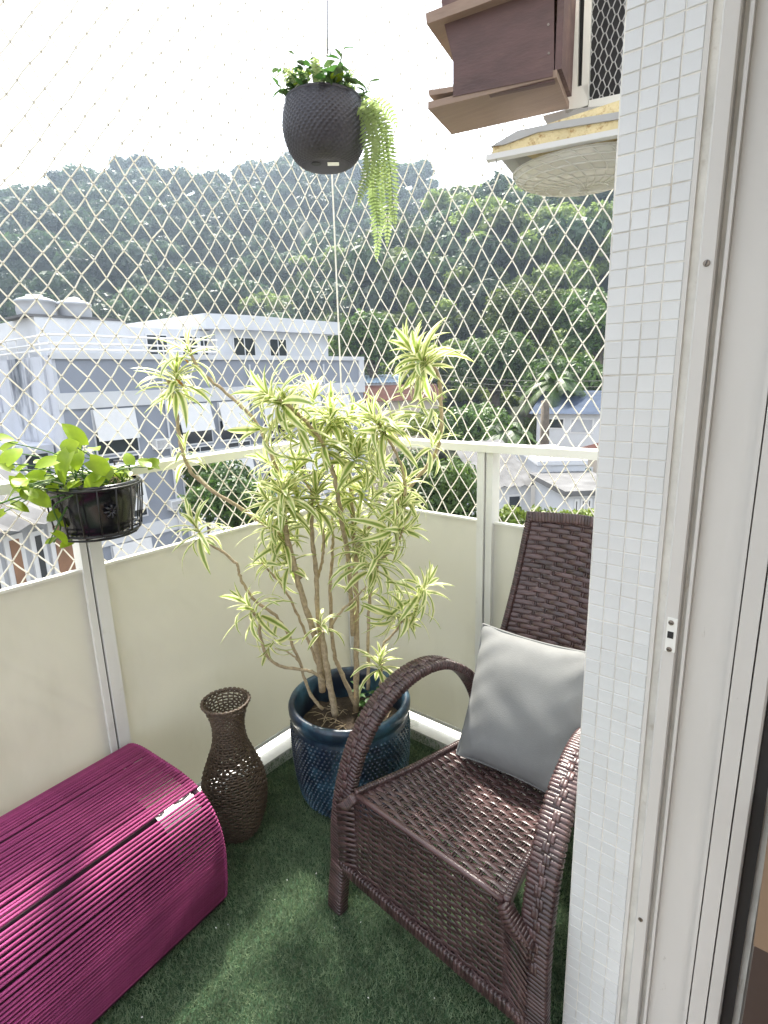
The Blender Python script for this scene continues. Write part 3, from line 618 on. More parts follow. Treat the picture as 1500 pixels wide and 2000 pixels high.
# ------------------------------------------------------------------ safety nets
def net(name, label, f, u0, u1, z0, z1, pu, pz, off, zoff, seed, r=.0020):
    g = np.random.default_rng(seed); nu = int((u1 - u0) / pu) + 1; nz = int((z1 - z0) / (pz / 2)) + 1; K = {}
    for j in range(nz):
        for i in range(nu):
            u = u0 + off + (i + .5 * (j % 2)) * pu + g.normal(0, .0016); z = z0 + zoff + j * pz / 2 + g.normal(0, .0016)
            u += .006 * math.sin(2.1 * z + 3.3 * u + seed) + .003 * math.sin(7 * z - 5 * u); z += -.007 * math.sin(2.6 * u + 1.7 * z) + .003 * math.sin(9 * u + 4 * z)
            K[i, j] = np.array(f(u, z, g.normal(0, .003)))
    t = thing(name, label, 'net', f((u0 + u1) / 2, z0, 0)); m = MB()
    for (i, j), a in K.items():
        if j + 1 >= nz: continue
        for di in ((0, -1) if j % 2 == 0 else (0, 1)):
            b_ = K.get((i + di, j + 1))
            if b_ is not None: m.tube([a, (a + b_) / 2 + g.normal(0, .0008, 3), b_], r, 5, cap=False)
    part('mesh', m, M_net, t, True)
    m = MB(); R_ = .0037; oc = np.array([(1, 0, 0), (-1, 0, 0), (0, 1, 0), (0, -1, 0), (0, 0, 1.15), (0, 0, -1.15)]) * R_
    for a in K.values(): m.add(a + oc, [(0, 2, 4), (2, 1, 4), (1, 3, 4), (3, 0, 4), (2, 0, 5), (1, 2, 5), (3, 1, 5), (0, 3, 5)])
    part('knots', m, M_knot, t, True, kind='stuff')
    return t
nl = net('safety_net', 'white diamond-mesh safety net along the left railing', lambda u, z, e: (-.04 + e, u, z), -2.6, .035, .55, 3.3, .0628, .0785, .012, .03, 1)
nr = net('safety_net', 'white diamond-mesh safety net at the end railing behind the armchair', lambda u, z, e: (u, .04 + e, z), -.03, 1.7, .55, 3.3, .0703, .107, .006, .02, 2)
m = MB(); m.tube([(-.04, .04, z + 0) for z in np.linspace(.4, 3.3, 12)], .0032, 6); part('corner_rope', m, M_net, nl)

# ------------------------------------------------------------------ leaves
def leafmesh(L, Wd, droop, fold, seg=6, kind='lance', twist=0.0):
    m = MB(); vs_ = []; uvs = []
    y = z = 0.0; ang_ = 0.0; ds = L / seg
    for i in range(seg + 1):
        s = i / seg
        if kind == 'lance': w_ = Wd / 2 * (math.sin(PI * min(1, s * .93 + .07)) ** .75) * (1.0 if s < .98 else .25)
        elif kind == 'heart': w_ = Wd / 2 * (max(0, math.sin(PI * (s * .86 + .14))) ** .62) * (1 - .25 * s)
        else: w_ = Wd / 2 * math.sin(PI * min(1, s * .9 + .1))
        if s == 1: w_ = .0004
        tw = twist * s
        for q in (-1, 0, 1):
            x = q * w_; zz = fold * abs(x)
            vs_.append((x * math.cos(tw), y, z + zz + x * math.sin(tw))); uvs.append((.5 + .5 * q * min(1, .35 + w_ / (Wd / 2)), s))
        ang_ = -droop * ((i + 1) / seg) ** 1.2
        y += ds * math.cos(ang_); z += ds * math.sin(ang_)
    if kind == 'heart':      # lobes drawn back at the base
        for q in (0, 2): vs_[q] = (vs_[q][0], -.12 * L, vs_[q][2]); vs_[3 + q] = (vs_[3 + q][0], vs_[3 + q][1] - .06 * L, vs_[3 + q][2])
    fs = []
    for i in range(seg):
        for q in (0, 1): fs.append((i * 3 + q, i * 3 + q + 1, (i + 1) * 3 + q + 1, (i + 1) * 3 + q))
    return m.add(vs_, fs, uvs)
def frame(axis, spin=0.0):
    a = nrm(axis); h = np.array([0, 0, 1.0]) if abs(a[2]) < .95 else np.array([1.0, 0, 0]); x = nrm(np.cross(h, a)); y = np.cross(a, x)
    return Matrix(((x[0], y[0], a[0], 0), (x[1], y[1], a[1], 0), (x[2], y[2], a[2], 0), (0, 0, 0, 1))) @ Matrix.Rotation(spin, 4, 'Z')

# ------------------------------------------------------------------ blue pot with variegated dracaena
PC = np.array([.375, -.425]); PH = .375
T = thing('glazed_pot', 'large dark blue glazed pot with rows of raised dots', 'pot', (PC[0], PC[1], .005))
prof = [(.165, .006), (.185, .03), (.199, .10), (.206, .18), (.208, .26), (.206, .315), (.203, .322), (.208, .328), (.213, .345), (.214, .362), (.209, .374), (.198, .377), (.190, .370), (.186, .34), (.184, .24)]
m = MB(); m.lathe(prof, 64, (PC[0], PC[1], 0), cap0=True); part('pot_body', m, M_pot, T, True)
m = MB(); nrow, ncol = 21, 78; zr = np.array([p[1] for p in prof[:6]]); rr_ = np.array([p[0] for p in prof[:6]])
for i in range(nrow):
    z = .025 + i * (.288 / nrow); R_ = np.interp(z, zr, rr_)
    for k in range(ncol):
        a = 2 * PI * (k + .5 * (i % 2)) / ncol + random.gauss(0, .004); c = np.array([PC[0] + R_ * math.cos(a), PC[1] + R_ * math.sin(a), z + random.gauss(0, .0006)])
        e = np.array([math.cos(a), math.sin(a), 0]); s_ = np.array([-math.sin(a), math.cos(a), 0]); b_ = .0058 * random.uniform(.85, 1.1); h = .0052
        ring = [c - e * .001 + s_ * b_ * math.cos(q) + np.array([0, 0, 1]) * b_ * .92 * math.sin(q) for q in np.linspace(0, 2 * PI, 7)[:-1]]
        ring2 = [c + e * h * .8 + (p_ - c + e * .001) * .55 for p_ in ring]
        m.add(ring + ring2 + [c + e * h], [(q, (q + 1) % 6, 6 + (q + 1) % 6, 6 + q) for q in range(6)] + [(6 + q, 6 + (q + 1) % 6, 12) for q in range(6)])
part('raised_dots', m, M_pot, T, True, kind='stuff')
m = MB(); n = 40; vs_ = [(PC[0], PC[1], .262)]
for k, rr0 in enumerate((.06, .12, .185)):
    for i in range(n): a = 2 * PI * i / n; vs_.append((PC[0] + rr0 * math.cos(a), PC[1] + rr0 * math.sin(a), .262 + random.gauss(0, .005)))
fs = [(0, 1 + i, 1 + (i + 1) % n) for i in range(n)]
for k in range(2):
    for i in range(n): fs.append((1 + k * n + i, 1 + (k + 1) * n + i, 1 + (k + 1) * n + (i + 1) % n, 1 + k * n + (i + 1) % n))
m.add(vs_, fs); part('soil', m, M_soil, T, True)

DR = thing('dracaena_plant', 'tall many-stemmed dracaena with yellow-edged striped leaves in the blue pot', 'plant', (PC[0], PC[1], .26))
def zz(a): return (a[0] / 2.344 + 280, a[1] / 2.344 + 600)
def dpt(u, v, dist):
    for _ in range(40):
        p = pxd(u, v, dist)
        if p[0] > .06 and p[1] < -.06: return p
        dist -= .02
    return p
stems = {  # zoomed-picture trace, distances along it, radius at base and tip
 'A': ([(880, 1870), (850, 1700), (815, 1490)], (1.72, 1.70), .0115, .0095),
 'B': ([(820, 1760), (790, 1530), (735, 1350), (690, 1180), (655, 1030), (640, 900), (640, 840)], (1.74, 1.66), .011, .007),
 'C': ([(975, 1850), (975, 1500), (970, 1150), (960, 980), (950, 830), (900, 700)], (1.82, 1.86), .0105, .006),
 'D': ([(975, 1830), (900, 1660), (870, 1560), (855, 1300), (868, 1100), (865, 1000), (860, 900)], (1.80, 1.90), .0085, .004),
 'E': ([(830, 1700), (800, 1400), (790, 1200), (770, 1000), (775, 830)], (1.76, 1.72), .0085, .006),
 'F': ([(795, 1260), (820, 1150), (825, 1050), (800, 900), (720, 760)], (1.76, 1.80), .005, .004),
 'G': ([(1030, 1750), (1030, 1500), (1040, 1300), (1070, 1190), (1080, 1120)], (1.78, 1.62), .006, .004),
 'H': ([(960, 1500), (940, 1180), (910, 1000), (890, 850), (850, 700), (800, 590), (700, 480), (590, 410)], (1.80, 1.58), .008, .005),
 'I': ([(965, 1250), (1000, 1060), (1100, 960), (1200, 850), (1330, 680), (1362, 560), (1360, 400), (1340, 290), (1270, 220)], (1.82, 1.66), .007, .005),
 'J': ([(1195, 940), (1190, 750), (1130, 620), (1060, 510)], (1.72, 1.64), .0045, .004),
 'K': ([(720, 1240), (640, 1060), (560, 1000), (430, 910), (250, 790), (190, 690), (160, 560), (145, 430), (110, 330)], (1.74, 1.72), .0065, .0045),
 'L': ([(650, 950), (620, 780), (570, 640), (510, 520), (400, 410), (270, 300), (210, 190)], (1.70, 1.70), .006, .004),
 'M': ([(820, 1840), (760, 1760), (690, 1560), (620, 1430), (500, 1330), (445, 1240), (430, 1180), (370, 1130), (280, 1060), (230, 990)], (1.70, 1.52), .0055, .0032),
 'N': ([(830, 1710), (760, 1665), (650, 1650), (570, 1600), (535, 1500), (530, 1440), (480, 1360)], (1.68, 1.56), .0055, .004),
 'N2': ([(730, 1640), (680, 1590), (600, 1560)], (1.66, 1.62), .003, .002),
 'O': ([(800, 1640), (720, 1440), (650, 1300), (590, 1220), (540, 1170)], (1.78, 1.74), .005, .003),
 'P': ([(850, 1480), (900, 1400), (960, 1340), (1020, 1280)], (1.72, 1.76), .005, .003),
 'Q': ([(1090, 1740), (1095, 1560), (1140, 1500), (1190, 1430), (1240, 1350), (1290, 1270)], (1.78, 1.62), .0045, .003),
 'R': ([(1080, 1760), (1090, 1680), (1085, 1600)], (1.74, 1.70), .004, .003),
 'S': ([(1090, 1050), (1150, 960), (1190, 880), (1200, 800)], (1.72, 1.70), .004, .003),
 'T': ([(1060, 1180), (1150, 1100), (1190, 1010)], (1.66, 1.60), .004, .003),
}
for k, (tr, (d0, d1), r0, r1) in stems.items():
    P = [dpt(*zz(a), d0 + (d1 - d0) * i / (len(tr) - 1)) for i, a in enumerate(tr)]; P = catmull(P, 7); P += rng.normal(0, .0012, P.shape)
    m = MB(); rads = np.linspace(r0, r1, len(P)) * (1 + .12 * np.sin(np.arange(len(P)) * 2.3)); m.tube(P, rads, 8); part('stem', m, M_stem, DR, True)
variants = [leafmesh(.118, .0205, .65, .35, twist=.2), leafmesh(.110, .0200, 1.0, .3, twist=-.5), leafmesh(.132, .0190, 1.3, .35, twist=.3), leafmesh(.10, .0195, .45, .4), leafmesh(.124, .0175, 1.8, .3, twist=.7), leafmesh(.114, .0215, .85, .25, twist=-.25)]
vmesh = [v.mesh('leaf', M_drac, True) for v in variants]
rosettes = [  # zoomed trace position, distance, leaves, size, axis in the picture (right, up)
 (150, 300, 1.70, 40, .95, -.1, .8), (205, 170, 1.70, 14, .85, .1, 1), (560, 390, 1.58, 40, 1.05, -.8, .5), (680, 470, 1.62, 26, 1, -.5, .6), (520, 560, 1.62, 16, 1.1, -.7, -.3),
 (1230, 190, 1.66, 46, 1.1, -.6, .6), (1310, 240, 1.68, 16, .9, .5, .3), (1055, 500, 1.64, 38, 1.05, -.2, .8), (1150, 560, 1.66, 20, 1, .8, .1), (1350, 600, 1.70, 16, .85, .3, .6), (190, 640, 1.72, 8, .8, .2, .8),
 (780, 400, 1.78, 26, 1, .1, .9), (860, 470, 1.74, 30, 1, .2, .7), (950, 480, 1.76, 26, 1, .3, .7), (800, 590, 1.66, 24, .95, -.1, .7), (900, 620, 1.74, 30, 1, .2, .7), (990, 650, 1.70, 28, 1, .4, .5),
 (640, 830, 1.64, 36, 1.05, -.1, .9), (790, 830, 1.70, 34, 1.05, 0, .9), (560, 700, 1.72, 22, 1, -.4, .5), (700, 720, 1.76, 26, 1, -.1, .8), (1090, 720, 1.76, 26, 1, .4, .5), (1010, 800, 1.80, 28, 1, .2, .6), (900, 780, 1.84, 28, 1, .1, .9),
 (560, 870, 1.66, 22, .95, -.5, .5), (560, 990, 1.70, 24, .9, -.5, .4), (700, 950, 1.80, 20, .9, .1, .7), (650, 1020, 1.70, 16, .85, -.2, .4), (880, 930, 1.86, 24, .95, .2, .6), (980, 960, 1.84, 20, .9, .2, .6),
 (1200, 800, 1.70, 22, .9, .4, .5), (1190, 900, 1.68, 22, .95, .5, .3), (1200, 1020, 1.60, 28, 1, .6, .1), (1080, 1120, 1.60, 36, 1.05, .2, -.1), (930, 1080, 1.78, 16, .9, -.3, .3), (1010, 1030, 1.74, 18, .95, -.3, .5),
 (230, 985, 1.52, 22, .85, -.4, .6), (470, 1355, 1.55, 20, .95, -.7, .4), (570, 1565, 1.62, 16, .8, -.2, -.2), (540, 1170, 1.74, 22, .85, -.6, .2), (650, 1150, 1.72, 16, .8, .1, .3),
 (1030, 1330, 1.76, 14, .85, .5, -.1), (810, 1430, 1.70, 12, .8, 0, 1), (1195, 1430, 1.62, 34, 1, .3, -.2), (1295, 1270, 1.62, 24, .95, .4, .2), (1250, 1360, 1.60, 14, .9, .2, .1), (1085, 1600, 1.70, 22, .85, .1, .3), (1340, 420, 1.68, 6, .8, .4, .3),
]
cand = []
for (u, v, d, nl_, s_, ar, au) in rosettes:
    nl_ = max(10, int(nl_ * 1.05))
    c = dpt(*zz((u, v)), d); ax = nrm(ar * np.array([.775, .631, 0]) + np.array([0, 0, au + .15]) + rng.normal(0, .15, 3))
    for k in range(nl_):
        q = k / nl_; th = k * 2.39996 + random.uniform(-.3, .3); el = (1.35 - 1.55 * q ** .8) + random.gauss(0, .2)
        Mx = Matrix.Translation(Vector(c - ax * .065 * q * s_)) @ frame(ax) @ Matrix.Rotation(th, 4, 'Z') @ Matrix.Rotation(el, 4, 'X') @ Matrix.Scale(s_ * (.75 + .4 * random.random()) * (.7 + .4 * min(1, q * 2.2)), 4)
        tip = Mx @ Vector((0, .1, 0))
        if tip.x < -.02 or tip.y > .02: continue
        cand.append((Mx, random.randrange(6) if q > .2 else random.choice((0, 3, 5))))
order = sorted(range(len(cand)), key=lambda i: (cand[i][0].translation - Vector(CAMP)).length + random.random() * .12)
rest = MB()
for n_, i in enumerate(order):
    Mx, k = cand[i]
    if n_ < 290: ooo('leaf', vmesh[k], DR, Mx)
    else: rest.add([tuple(Mx @ Vector(p)) for p in variants[k].v], variants[k].f, variants[k].uv)
part('foliage', rest, M_drac, DR, True, kind='stuff')
for (u, v, d) in ((190, 240, 1.69), (150, 330, 1.69), (560, 900, 1.66)):
    c = dpt(*zz((u, v)), d); ooo('withered_leaf', bpy.data.meshes.get('dry') or leafmesh(.03, .008, 1.2, .3).mesh('dry', M_dryleaf, True), DR, Matrix.Translation(Vector(c)) @ Euler((-1.1, random.random(), random.random() * 6)).to_matrix().to_4x4())
# dry roots, and a small weed in the pot
RO = thing('dry_root_litter', 'tangle of dry roots and twigs on the soil of the blue pot', 'litter', (PC[0] - .03, PC[1] - .05, .265))
for _ in range(46):
    a = random.uniform(0, 6.28); r = .15 * math.sqrt(random.random()); c = np.array([PC[0] + r * math.cos(a), PC[1] + r * math.sin(a), .268]); b_ = random.uniform(0, 6.28); l = random.uniform(.03, .07)
    e = np.array([math.cos(b_), math.sin(b_), 0]) * l; m = MB(); m.tube([c - e / 2, c + np.array([0, 0, random.uniform(.004, .022)]), c + e / 2 + np.array([0, 0, random.uniform(0, .012)])], random.uniform(.0008, .0018), 4); part('twig', m, M_stem, RO)
WE = thing('weed_seedling', 'small bright green weed growing in the blue pot', 'plant', tuple(px(705, 1390, 2, .27)))
wl = leafmesh(.042, .016, .5, .25, 5, 'oval').mesh('leaf', M_weed, True)
for (u, v, h) in ((700, 1385, .10), (712, 1395, .05), (735, 1370, .06)):
    b_ = px(u, v, 2, .266); m = MB(); m.tube([b_, b_ + np.array([.003, 0, h])], .0016, 5); part('stem', m, M_weed, WE)
    for j in range(int(h / .016)):
        for q in (0, PI): ooo('leaf', wl, WE, Matrix.Translation(Vector(b_ + np.array([.002, 0, .012 + j * .017]))) @ Matrix.Rotation(j * 1.5 + q + random.random() * .4, 4, 'Z') @ Matrix.Rotation(.35, 4, 'X'))

# ------------------------------------------------------------------ wicker vase
VC = np.array([.20, -.805]); VH = .48
vz = np.array([0, .02, .08, .16, .22, .28, .34, .40, .45, .48]); vr = np.array([.062, .072, .095, .104, .096, .072, .050, .046, .058, .072])
def vrad(z): return float(np.interp(z, np.linspace(0, VH, 60), np.interp(np.linspace(0, VH, 60), vz, vr)))
zsm = np.linspace(0, VH, 121); rsm = np.interp(zsm, vz, vr)
for _ in range(30): rsm[1:-1] = .25 * rsm[:-2] + .5 * rsm[1:-1] + .25 * rsm[2:]
T = thing('wicker_vase', 'tall brown wicker vase with narrow neck between ottoman and blue pot', 'vase', (VC[0], VC[1], .004))
nst = 22; m = MB(); nr_ = 58
for i in range(nr_):
    z = .008 + i * (VH - .016) / (nr_ - 1); R_ = np.interp(z, zsm, rsm); P = []
    for k in range(66): a = 2 * PI * k / 66; q = R_ + .0026 * math.sin(nst / 2 * a * 2 + PI * (i % 2)); P.append((VC[0] + q * math.cos(a), VC[1] + q * math.sin(a), z + .0012 * math.sin(3 * a + i)))
    m.tube(P, .0032, 5, closed=True)
part('woven_body', m, M_vase, T, True)
for k in range(nst):
    a = 2 * PI * (k + .5) / nst; m = MB(); m.tube([(VC[0] + np.interp(z, zsm, rsm) * math.cos(a), VC[1] + np.interp(z, zsm, rsm) * math.sin(a), z + .004) for z in np.linspace(0, VH - .004, 22)], .0021, 5); part('stake', m, M_vase, T, True)
m = MB(); P = [(VC[0] + (rsm[-1] + .002 * math.sin(30 * a)) * math.cos(a), VC[1] + (rsm[-1] + .002 * math.sin(30 * a)) * math.sin(a), VH + .002 * math.sin(30 * a + 1)) for a in np.linspace(0, 2 * PI, 121)[:-1]]; m.tube(P, .005, 6, closed=True); part('rim', m, M_vase, T, True)

# ------------------------------------------------------------------ magenta rope ottoman
O0 = np.array([.018, -1.035, 0]); er_ = rad(7.5); ew = np.array([math.cos(er_), math.sin(er_), 0]); el_ = np.array([math.sin(er_) * .55, -math.cos(er_), 0])
T = thing('rope_ottoman', 'magenta rope-wound ottoman against the left panels', 'ottoman', tuple(O0 + ew * .2 + el_ * .4))
cs = catmull([(.012, .02), (.004, .20), (.012, .355), (.05, .392), (.16, .385), (.27, .368), (.335, .335), (.377, .275), (.392, .20), (.388, .10), (.378, .03)], 10)
def opt(w_, z, l, bul=0): return O0 + ew * w_ + el_ * l + np.array([0, 0, z])
hoop = MB(); hoop.tube([opt(a, b_, .02) for a, b_ in cs], .0085, 7); part('end_hoop', hoop, M_frame_purple, T, True)
hoop = MB(); hoop.tube([opt(a, b_, 1.02) for a, b_ in cs], .0085, 7); part('end_hoop', hoop, M_frame_purple, T, True)
for q in (.02, 1.02):
    m = MB(); m.tube([opt(.378, .03, q), opt(.012, .02, q)], .0085, 7); part('base_bar', m, M_frame_purple, T, True)
for q in ((.378, .02), (.012, .012)):
    m = MB(); m.tube([opt(q[0], q[1], .02), opt(q[0], q[1], 1.02)], .0085, 7); part('base_bar', m, M_frame_purple, T, True)
cl = np.concatenate([[0], np.cumsum(np.hypot(*np.diff(cs, axis=0).T))]); tot = cl[-1]; nrp = int(tot / .0101)
rm = MB(); rm.tube([(0, 0, z) for z in np.linspace(0, 1, 2)], .0037, 7)
rope_me = rm.mesh('rope', M_rope, True)
for k in range(nrp):
    s0 = (k + .5) / nrp * tot; s1 = s0 + random.gauss(0, .0012)
    j0, j1 = (random.gauss(0, .0005), random.gauss(0, .0012))
    dg = s0 / tot - .655
    if abs(dg) < .03: j0 += (.0062 if dg > 0 else -.0062) * (1 - abs(dg) / .03)
    if .45 < s0 / tot < .64: j1 = random.gauss(0, .003)
    def cpt(s): return np.array([np.interp(s, cl, cs[:, 0]), np.interp(s, cl, cs[:, 1])])
    def nout(s): d = cpt(s + .002) - cpt(s - .002); return nrm([-d[1], d[0]])
    a2 = cpt(s0 + j0) + nout(s0) * .011; b2 = cpt(s1 + j1) + nout(s1) * .011
    A = Vector(opt(a2[0], a2[1], .018)); B = Vector(opt(b2[0], b2[1], 1.03)); d = B - A
    ooo('rope', rope_me, T, Matrix.Translation(A) @ d.to_track_quat('Z', 'Y').to_matrix().to_4x4() @ Matrix.Diagonal((1, 1, d.length, 1)))
    # the turn of the rope over the hoop
    if s0 / tot > .2:
        m = MB(); n2 = nout(s0); c2 = cpt(s0 + j0); P = []
        for q in np.linspace(-.2, 1.15, 7): P.append(opt(c2[0] + n2[0] * .0115 * math.cos(q * PI), c2[1] + n2[1] * .0115 * math.cos(q * PI), .02 - .0115 * math.sin(q * PI)))
        m.tube(P, .0040, 6); part('rope_turn', m, M_rope, T, True)
m = MB(); inner = [((a - .2) * .93 + .2, b_ * .94) for a, b_ in cs]; rows_ = [.13, .5, 1.0]  # dark shell added inside so the gaps between ropes look shaded
for l_ in rows_: m.v.extend([tuple(opt(a, b_, l_)) for a, b_ in inner])
for i in range(2):
    for k in range(len(inner) - 1): m.f.append((i * len(inner) + k, i * len(inner) + k + 1, (i + 1) * len(inner) + k + 1, (i + 1) * len(inner) + k))
part('gap_shade_shell', m, M_frame_purple, T, True)
for (l0, l1) in ((.035, .085), (.115, .14)):  # white strips standing in for the sunlit curb seen through the rope gap
    c = cs[int(len(cs) * .62)]; c = (np.interp(.655 * tot, cl, cs[:, 0]), np.interp(.655 * tot, cl, cs[:, 1]))
    m = MB(); m.sweep([opt(c[0] - .004, c[1] + .002, l0), opt(c[0] - .003, c[1] - .002, (l0 + l1) / 2), opt(c[0] - .004, c[1] + .003, l1)], [(-.004, -.0010), (.003, -.0012), (.004, .0012), (-.003, .0010)]); part('bright_gap_strip', m, M_white, T)

# ------------------------------------------------------------------ woven armchair
CH = Vector((.975, -.83, 0)); CRO = rad(-5.0)
MC = Matrix.Translation(CH) @ Matrix.Rotation(CRO, 4, 'Z')
def cw(p): return np.array(MC @ Vector([float(x) for x in p]))
def cwa(P): return np.array([cw(p) for p in P])
A = thing('woven_armchair', 'dark brown synthetic rattan armchair with curved arms beside the tiled pillar', 'armchair', tuple(CH))
lens = lambda w_, t: [(-w_, 0), (-w_ * .72, t * .8), (0, t), (w_ * .72, t * .8), (w_, 0), (w_ * .72, -t * .8), (0, -t), (-w_ * .72, -t * .8)]
def weave(S, rows, u0, u1, nst, w_, amp, name='cane_strip', stake_r=.0026, v0=0., v1=1., pair=True, nper=4, t=.0013):
    """strips along u, over and under stakes that run along v"""
    def nrmS(u, v): e = 1e-3; return nrm(np.cross(np.array(S(u + e, v)) - np.array(S(u - e, v)), np.array(S(u, v + e)) - np.array(S(u, v - e))))
    for i in range(rows):
        v = v0 + (v1 - v0) * (i + .5) / rows; P = []; U = []
        for u in np.linspace(u0, u1, nst * nper + 1):
            f = u * nst; o = amp * math.cos(PI * (f + i)) * (1 if .06 < u < .94 else .3)
            n_ = nrmS(u, v); P.append(cw(np.array(S(u, v)) + n_ * o)); U.append(np.array(MC.to_3x3() @ Vector(n_)))
        m = MB(); m.sweep(P, lens(w_ * random.uniform(.92, 1.06), t), ups=np.array(U)); part(name, m, M_rattan, A, True)
    for j in range(1, nst):
        for dq in ((-.012, .012) if pair else (0,)):
            u = (j + dq * nst * .0) / nst
            P = [cw(np.array(S(u, v)) + np.array([dq * .28, 0, 0])) for v in np.linspace(v0, v1, rows * 2)]
            m = MB(); m.tube(P, stake_r, 5); part('stake', m, M_rattan, A, True)
# surfaces in chair coordinates (x right, y back, z up)
def S_seat(u, v):   # v: front -> back
    hw = .218 + (.165 - .218) * v; x = (2 * u - 1) * hw; return (x, .005 + .455 * v, .418 - .04 * v - .022 * (1 - (2 * u - 1) ** 2) * math.sin(PI * min(1, max(0, v))) + .006 * math.sin(PI * v))
def S_apron(u, v):  # v: top -> bottom
    hw = .232 + .018 * v; return ((2 * u - 1) * hw, .0 - .004 * v, .408 - .236 * v)
def S_back(u, v):   # v: bottom -> top
    hw = .185 - .025 * v; return ((2 * u - 1) * hw, .46 + .26 * v + .03 * math.sin(PI * v) + .03 * (1 - (2 * u - 1) ** 2), .385 + .64 * v)
weave(lambda u, v: S_seat(u, v), 36, 0, 1, 12, .0068, .0034)
weave(lambda u, v: S_apron(u, 1 - v), 27, 0, 1, 12, .0052, .0034)
weave(lambda u, v: S_back(u, v), 46, 0, 1, 10, .0078, .0032)
def wrapped(name, pts, w_, t, pitch=.0098, up=None, n=6, label=None):
    """a frame member: core bar plus one flat strip after another wound round it"""
    P = catmull(cwa(pts), n); seg = np.linalg.norm(np.diff(P, axis=0), axis=1); s = np.concatenate([[0], np.cumsum(seg)])
    Ux = np.array(MC.to_3x3() @ Vector((1, 0, 0)))
    T_ = np.gradient(P, axis=0); T_ /= np.linalg.norm(T_, axis=1)[:, None]
    if up is None: U = np.cross(Ux, T_)     # side = chair x
    else: U = np.tile(np.array(MC.to_3x3() @ Vector(up)), (len(P), 1))
    c = [(-w_, -t), (-w_, t), (-w_ * .8, t * 1.25), (w_ * .8, t * 1.25), (w_, t), (w_, -t), (w_ * .8, -t * 1.25), (-w_ * .8, -t * 1.25)]
    m = MB(); m.sweep(P, [(a * .93, b_ * .9) for a, b_ in c], ups=U); core = part(name, m, M_rattan, A, True, label=label)
    # one band mesh shared by all turns
    bm_ = MB(); hb = pitch * .46
    for (y, k) in ((-hb, .965), (-hb * .75, 1.025), (0, 1.04), (hb * .75, 1.025), (hb, .965)): bm_.v.extend([(a * k, b_ * (1 + (k - 1) * 2.2), y) for a, b_ in c])
    for i in range(4):
        for q in range(8): bm_.f.append((i * 8 + q, i * 8 + (q + 1) % 8, (i + 1) * 8 + (q + 1) % 8, (i + 1) * 8 + q))
    bme = bm_.mesh('cane_wrap', M_rattan, True)
    k = 0; q = pitch / 2
    while q < s[-1]:
        p = np.array([np.interp(q, s, P[:, d]) for d in range(3)]); tg = nrm([np.interp(q, s, T_[:, d]) for d in range(3)]); uu = np.array([np.interp(q, s, U[:, d]) for d in range(3)]); uu = nrm(uu - np.dot(uu, tg) * tg); sd = np.cross(tg, uu)
        Mx = Matrix(((sd[0], uu[0], tg[0], p[0]), (sd[1], uu[1], tg[1], p[1]), (sd[2], uu[2], tg[2], p[2]), (0, 0, 0, 1))) @ Matrix.Rotation(random.gauss(.05, .03), 4, 'Y')
        o = ooo('cane_wrap', bme, core, Mx); k += 1; q += pitch
    return core, P, U
for sx in (-1, 1):
    az_ = lambda P_: [(a, b_, c_ if c_ <= .3 else .3 + (c_ - .3) * (.97 if sx < 0 else .86)) for a, b_, c_ in P_]
    wrapped('arm', az_([(sx * .296, .0, .16), (sx * .290, .005, .30), (sx * .282, .03, .43), (sx * .272, .075, .54), (sx * .258, .15, .625), (sx * .243, .25, .668), (sx * .226, .35, .662), (sx * .208, .44, .60), (sx * .196, .50, .50), (sx * .19, .52, .40)]), .0315, .0095)
    wrapped('front_leg', [(sx * .296, 0, .165), (sx * .305, -.005, .08), (sx * .312, -.008, .0)], .026, .013, .011)
    wrapped('rear_leg', [(sx * .19, .50, .40), (sx * .195, .56, .2), (sx * .20, .62, 0.0)], .016, .013, .011)
    wrapped('back_post', [S_back(.5 + .5 * sx, 0), S_back(.5 + .5 * sx, .33), S_back(.5 + .5 * sx, .66), S_back(.5 + .5 * sx, 1.0)], .0085, .0095, .0075)
    wrapped('seat_side_rail', [(sx * .225, .002, .418), (sx * .215, .05, .416), (sx * .19, .20, .404), (sx * .17, .46, .378)], .008, .009, .0085)
    wrapped('corner_binding', [(sx * .22, .0, .416), (sx * .245, -.002, .385), (sx * .286, .006, .355)], .012, .012, .008)
    wrapped('corner_binding', [(sx * .243, -.004, .172), (sx * .27, -.004, .165), (sx * .294, 0, .17)], .010, .010, .008, up=(0, 1, 0))
    # loose diagonal strips between apron and arm post
    for k in range(13):
        z = .185 + k * .0165; m = MB(); m.sweep(cwa([(sx * .225, -.004, z + .012), (sx * .258, -.010, z + .002), (sx * .285, -.014, z - .012)]), lens(.0048, .0014), ups=np.array(MC.to_3x3() @ Vector((0, -1, 0)))); part('cane_strip', m, M_rattan, A, True)
    # lengthwise herringbone strips laid on the arm
    for k in range(30):
        q = k / 30; P = catmull(az_([(sx * .290, .005, .30), (sx * .282, .03, .43), (sx * .272, .075, .54), (sx * .258, .15, .625), (sx * .243, .25, .668), (sx * .226, .35, .662), (sx * .212, .43, .61)]), 16)
        i0 = int(q * (len(P) - 5)); sg = P[i0:i0 + 4]; dT = nrm(sg[-1] - sg[0]); nU = nrm(np.cross([1, 0, 0], dT)); 
        for dx in (-.006, .001) if k % 2 else (.001, .008):
            m = MB(); m.sweep(cwa([p + nU * .0140 + np.array([dx, 0, 0]) for p in sg]), lens(.0042, .0013), ups=np.array(MC.to_3x3() @ Vector(nU))); part('cane_overlay', m, M_rattan, A, True)
wrapped('top_rail', [S_back(-.03, 1.0), S_back(.25, 1.005), S_back(.5, 1.01), S_back(.75, 1.005), S_back(1.03, 1.0)], .011, .012, .0095, up=(0, .3, 1))
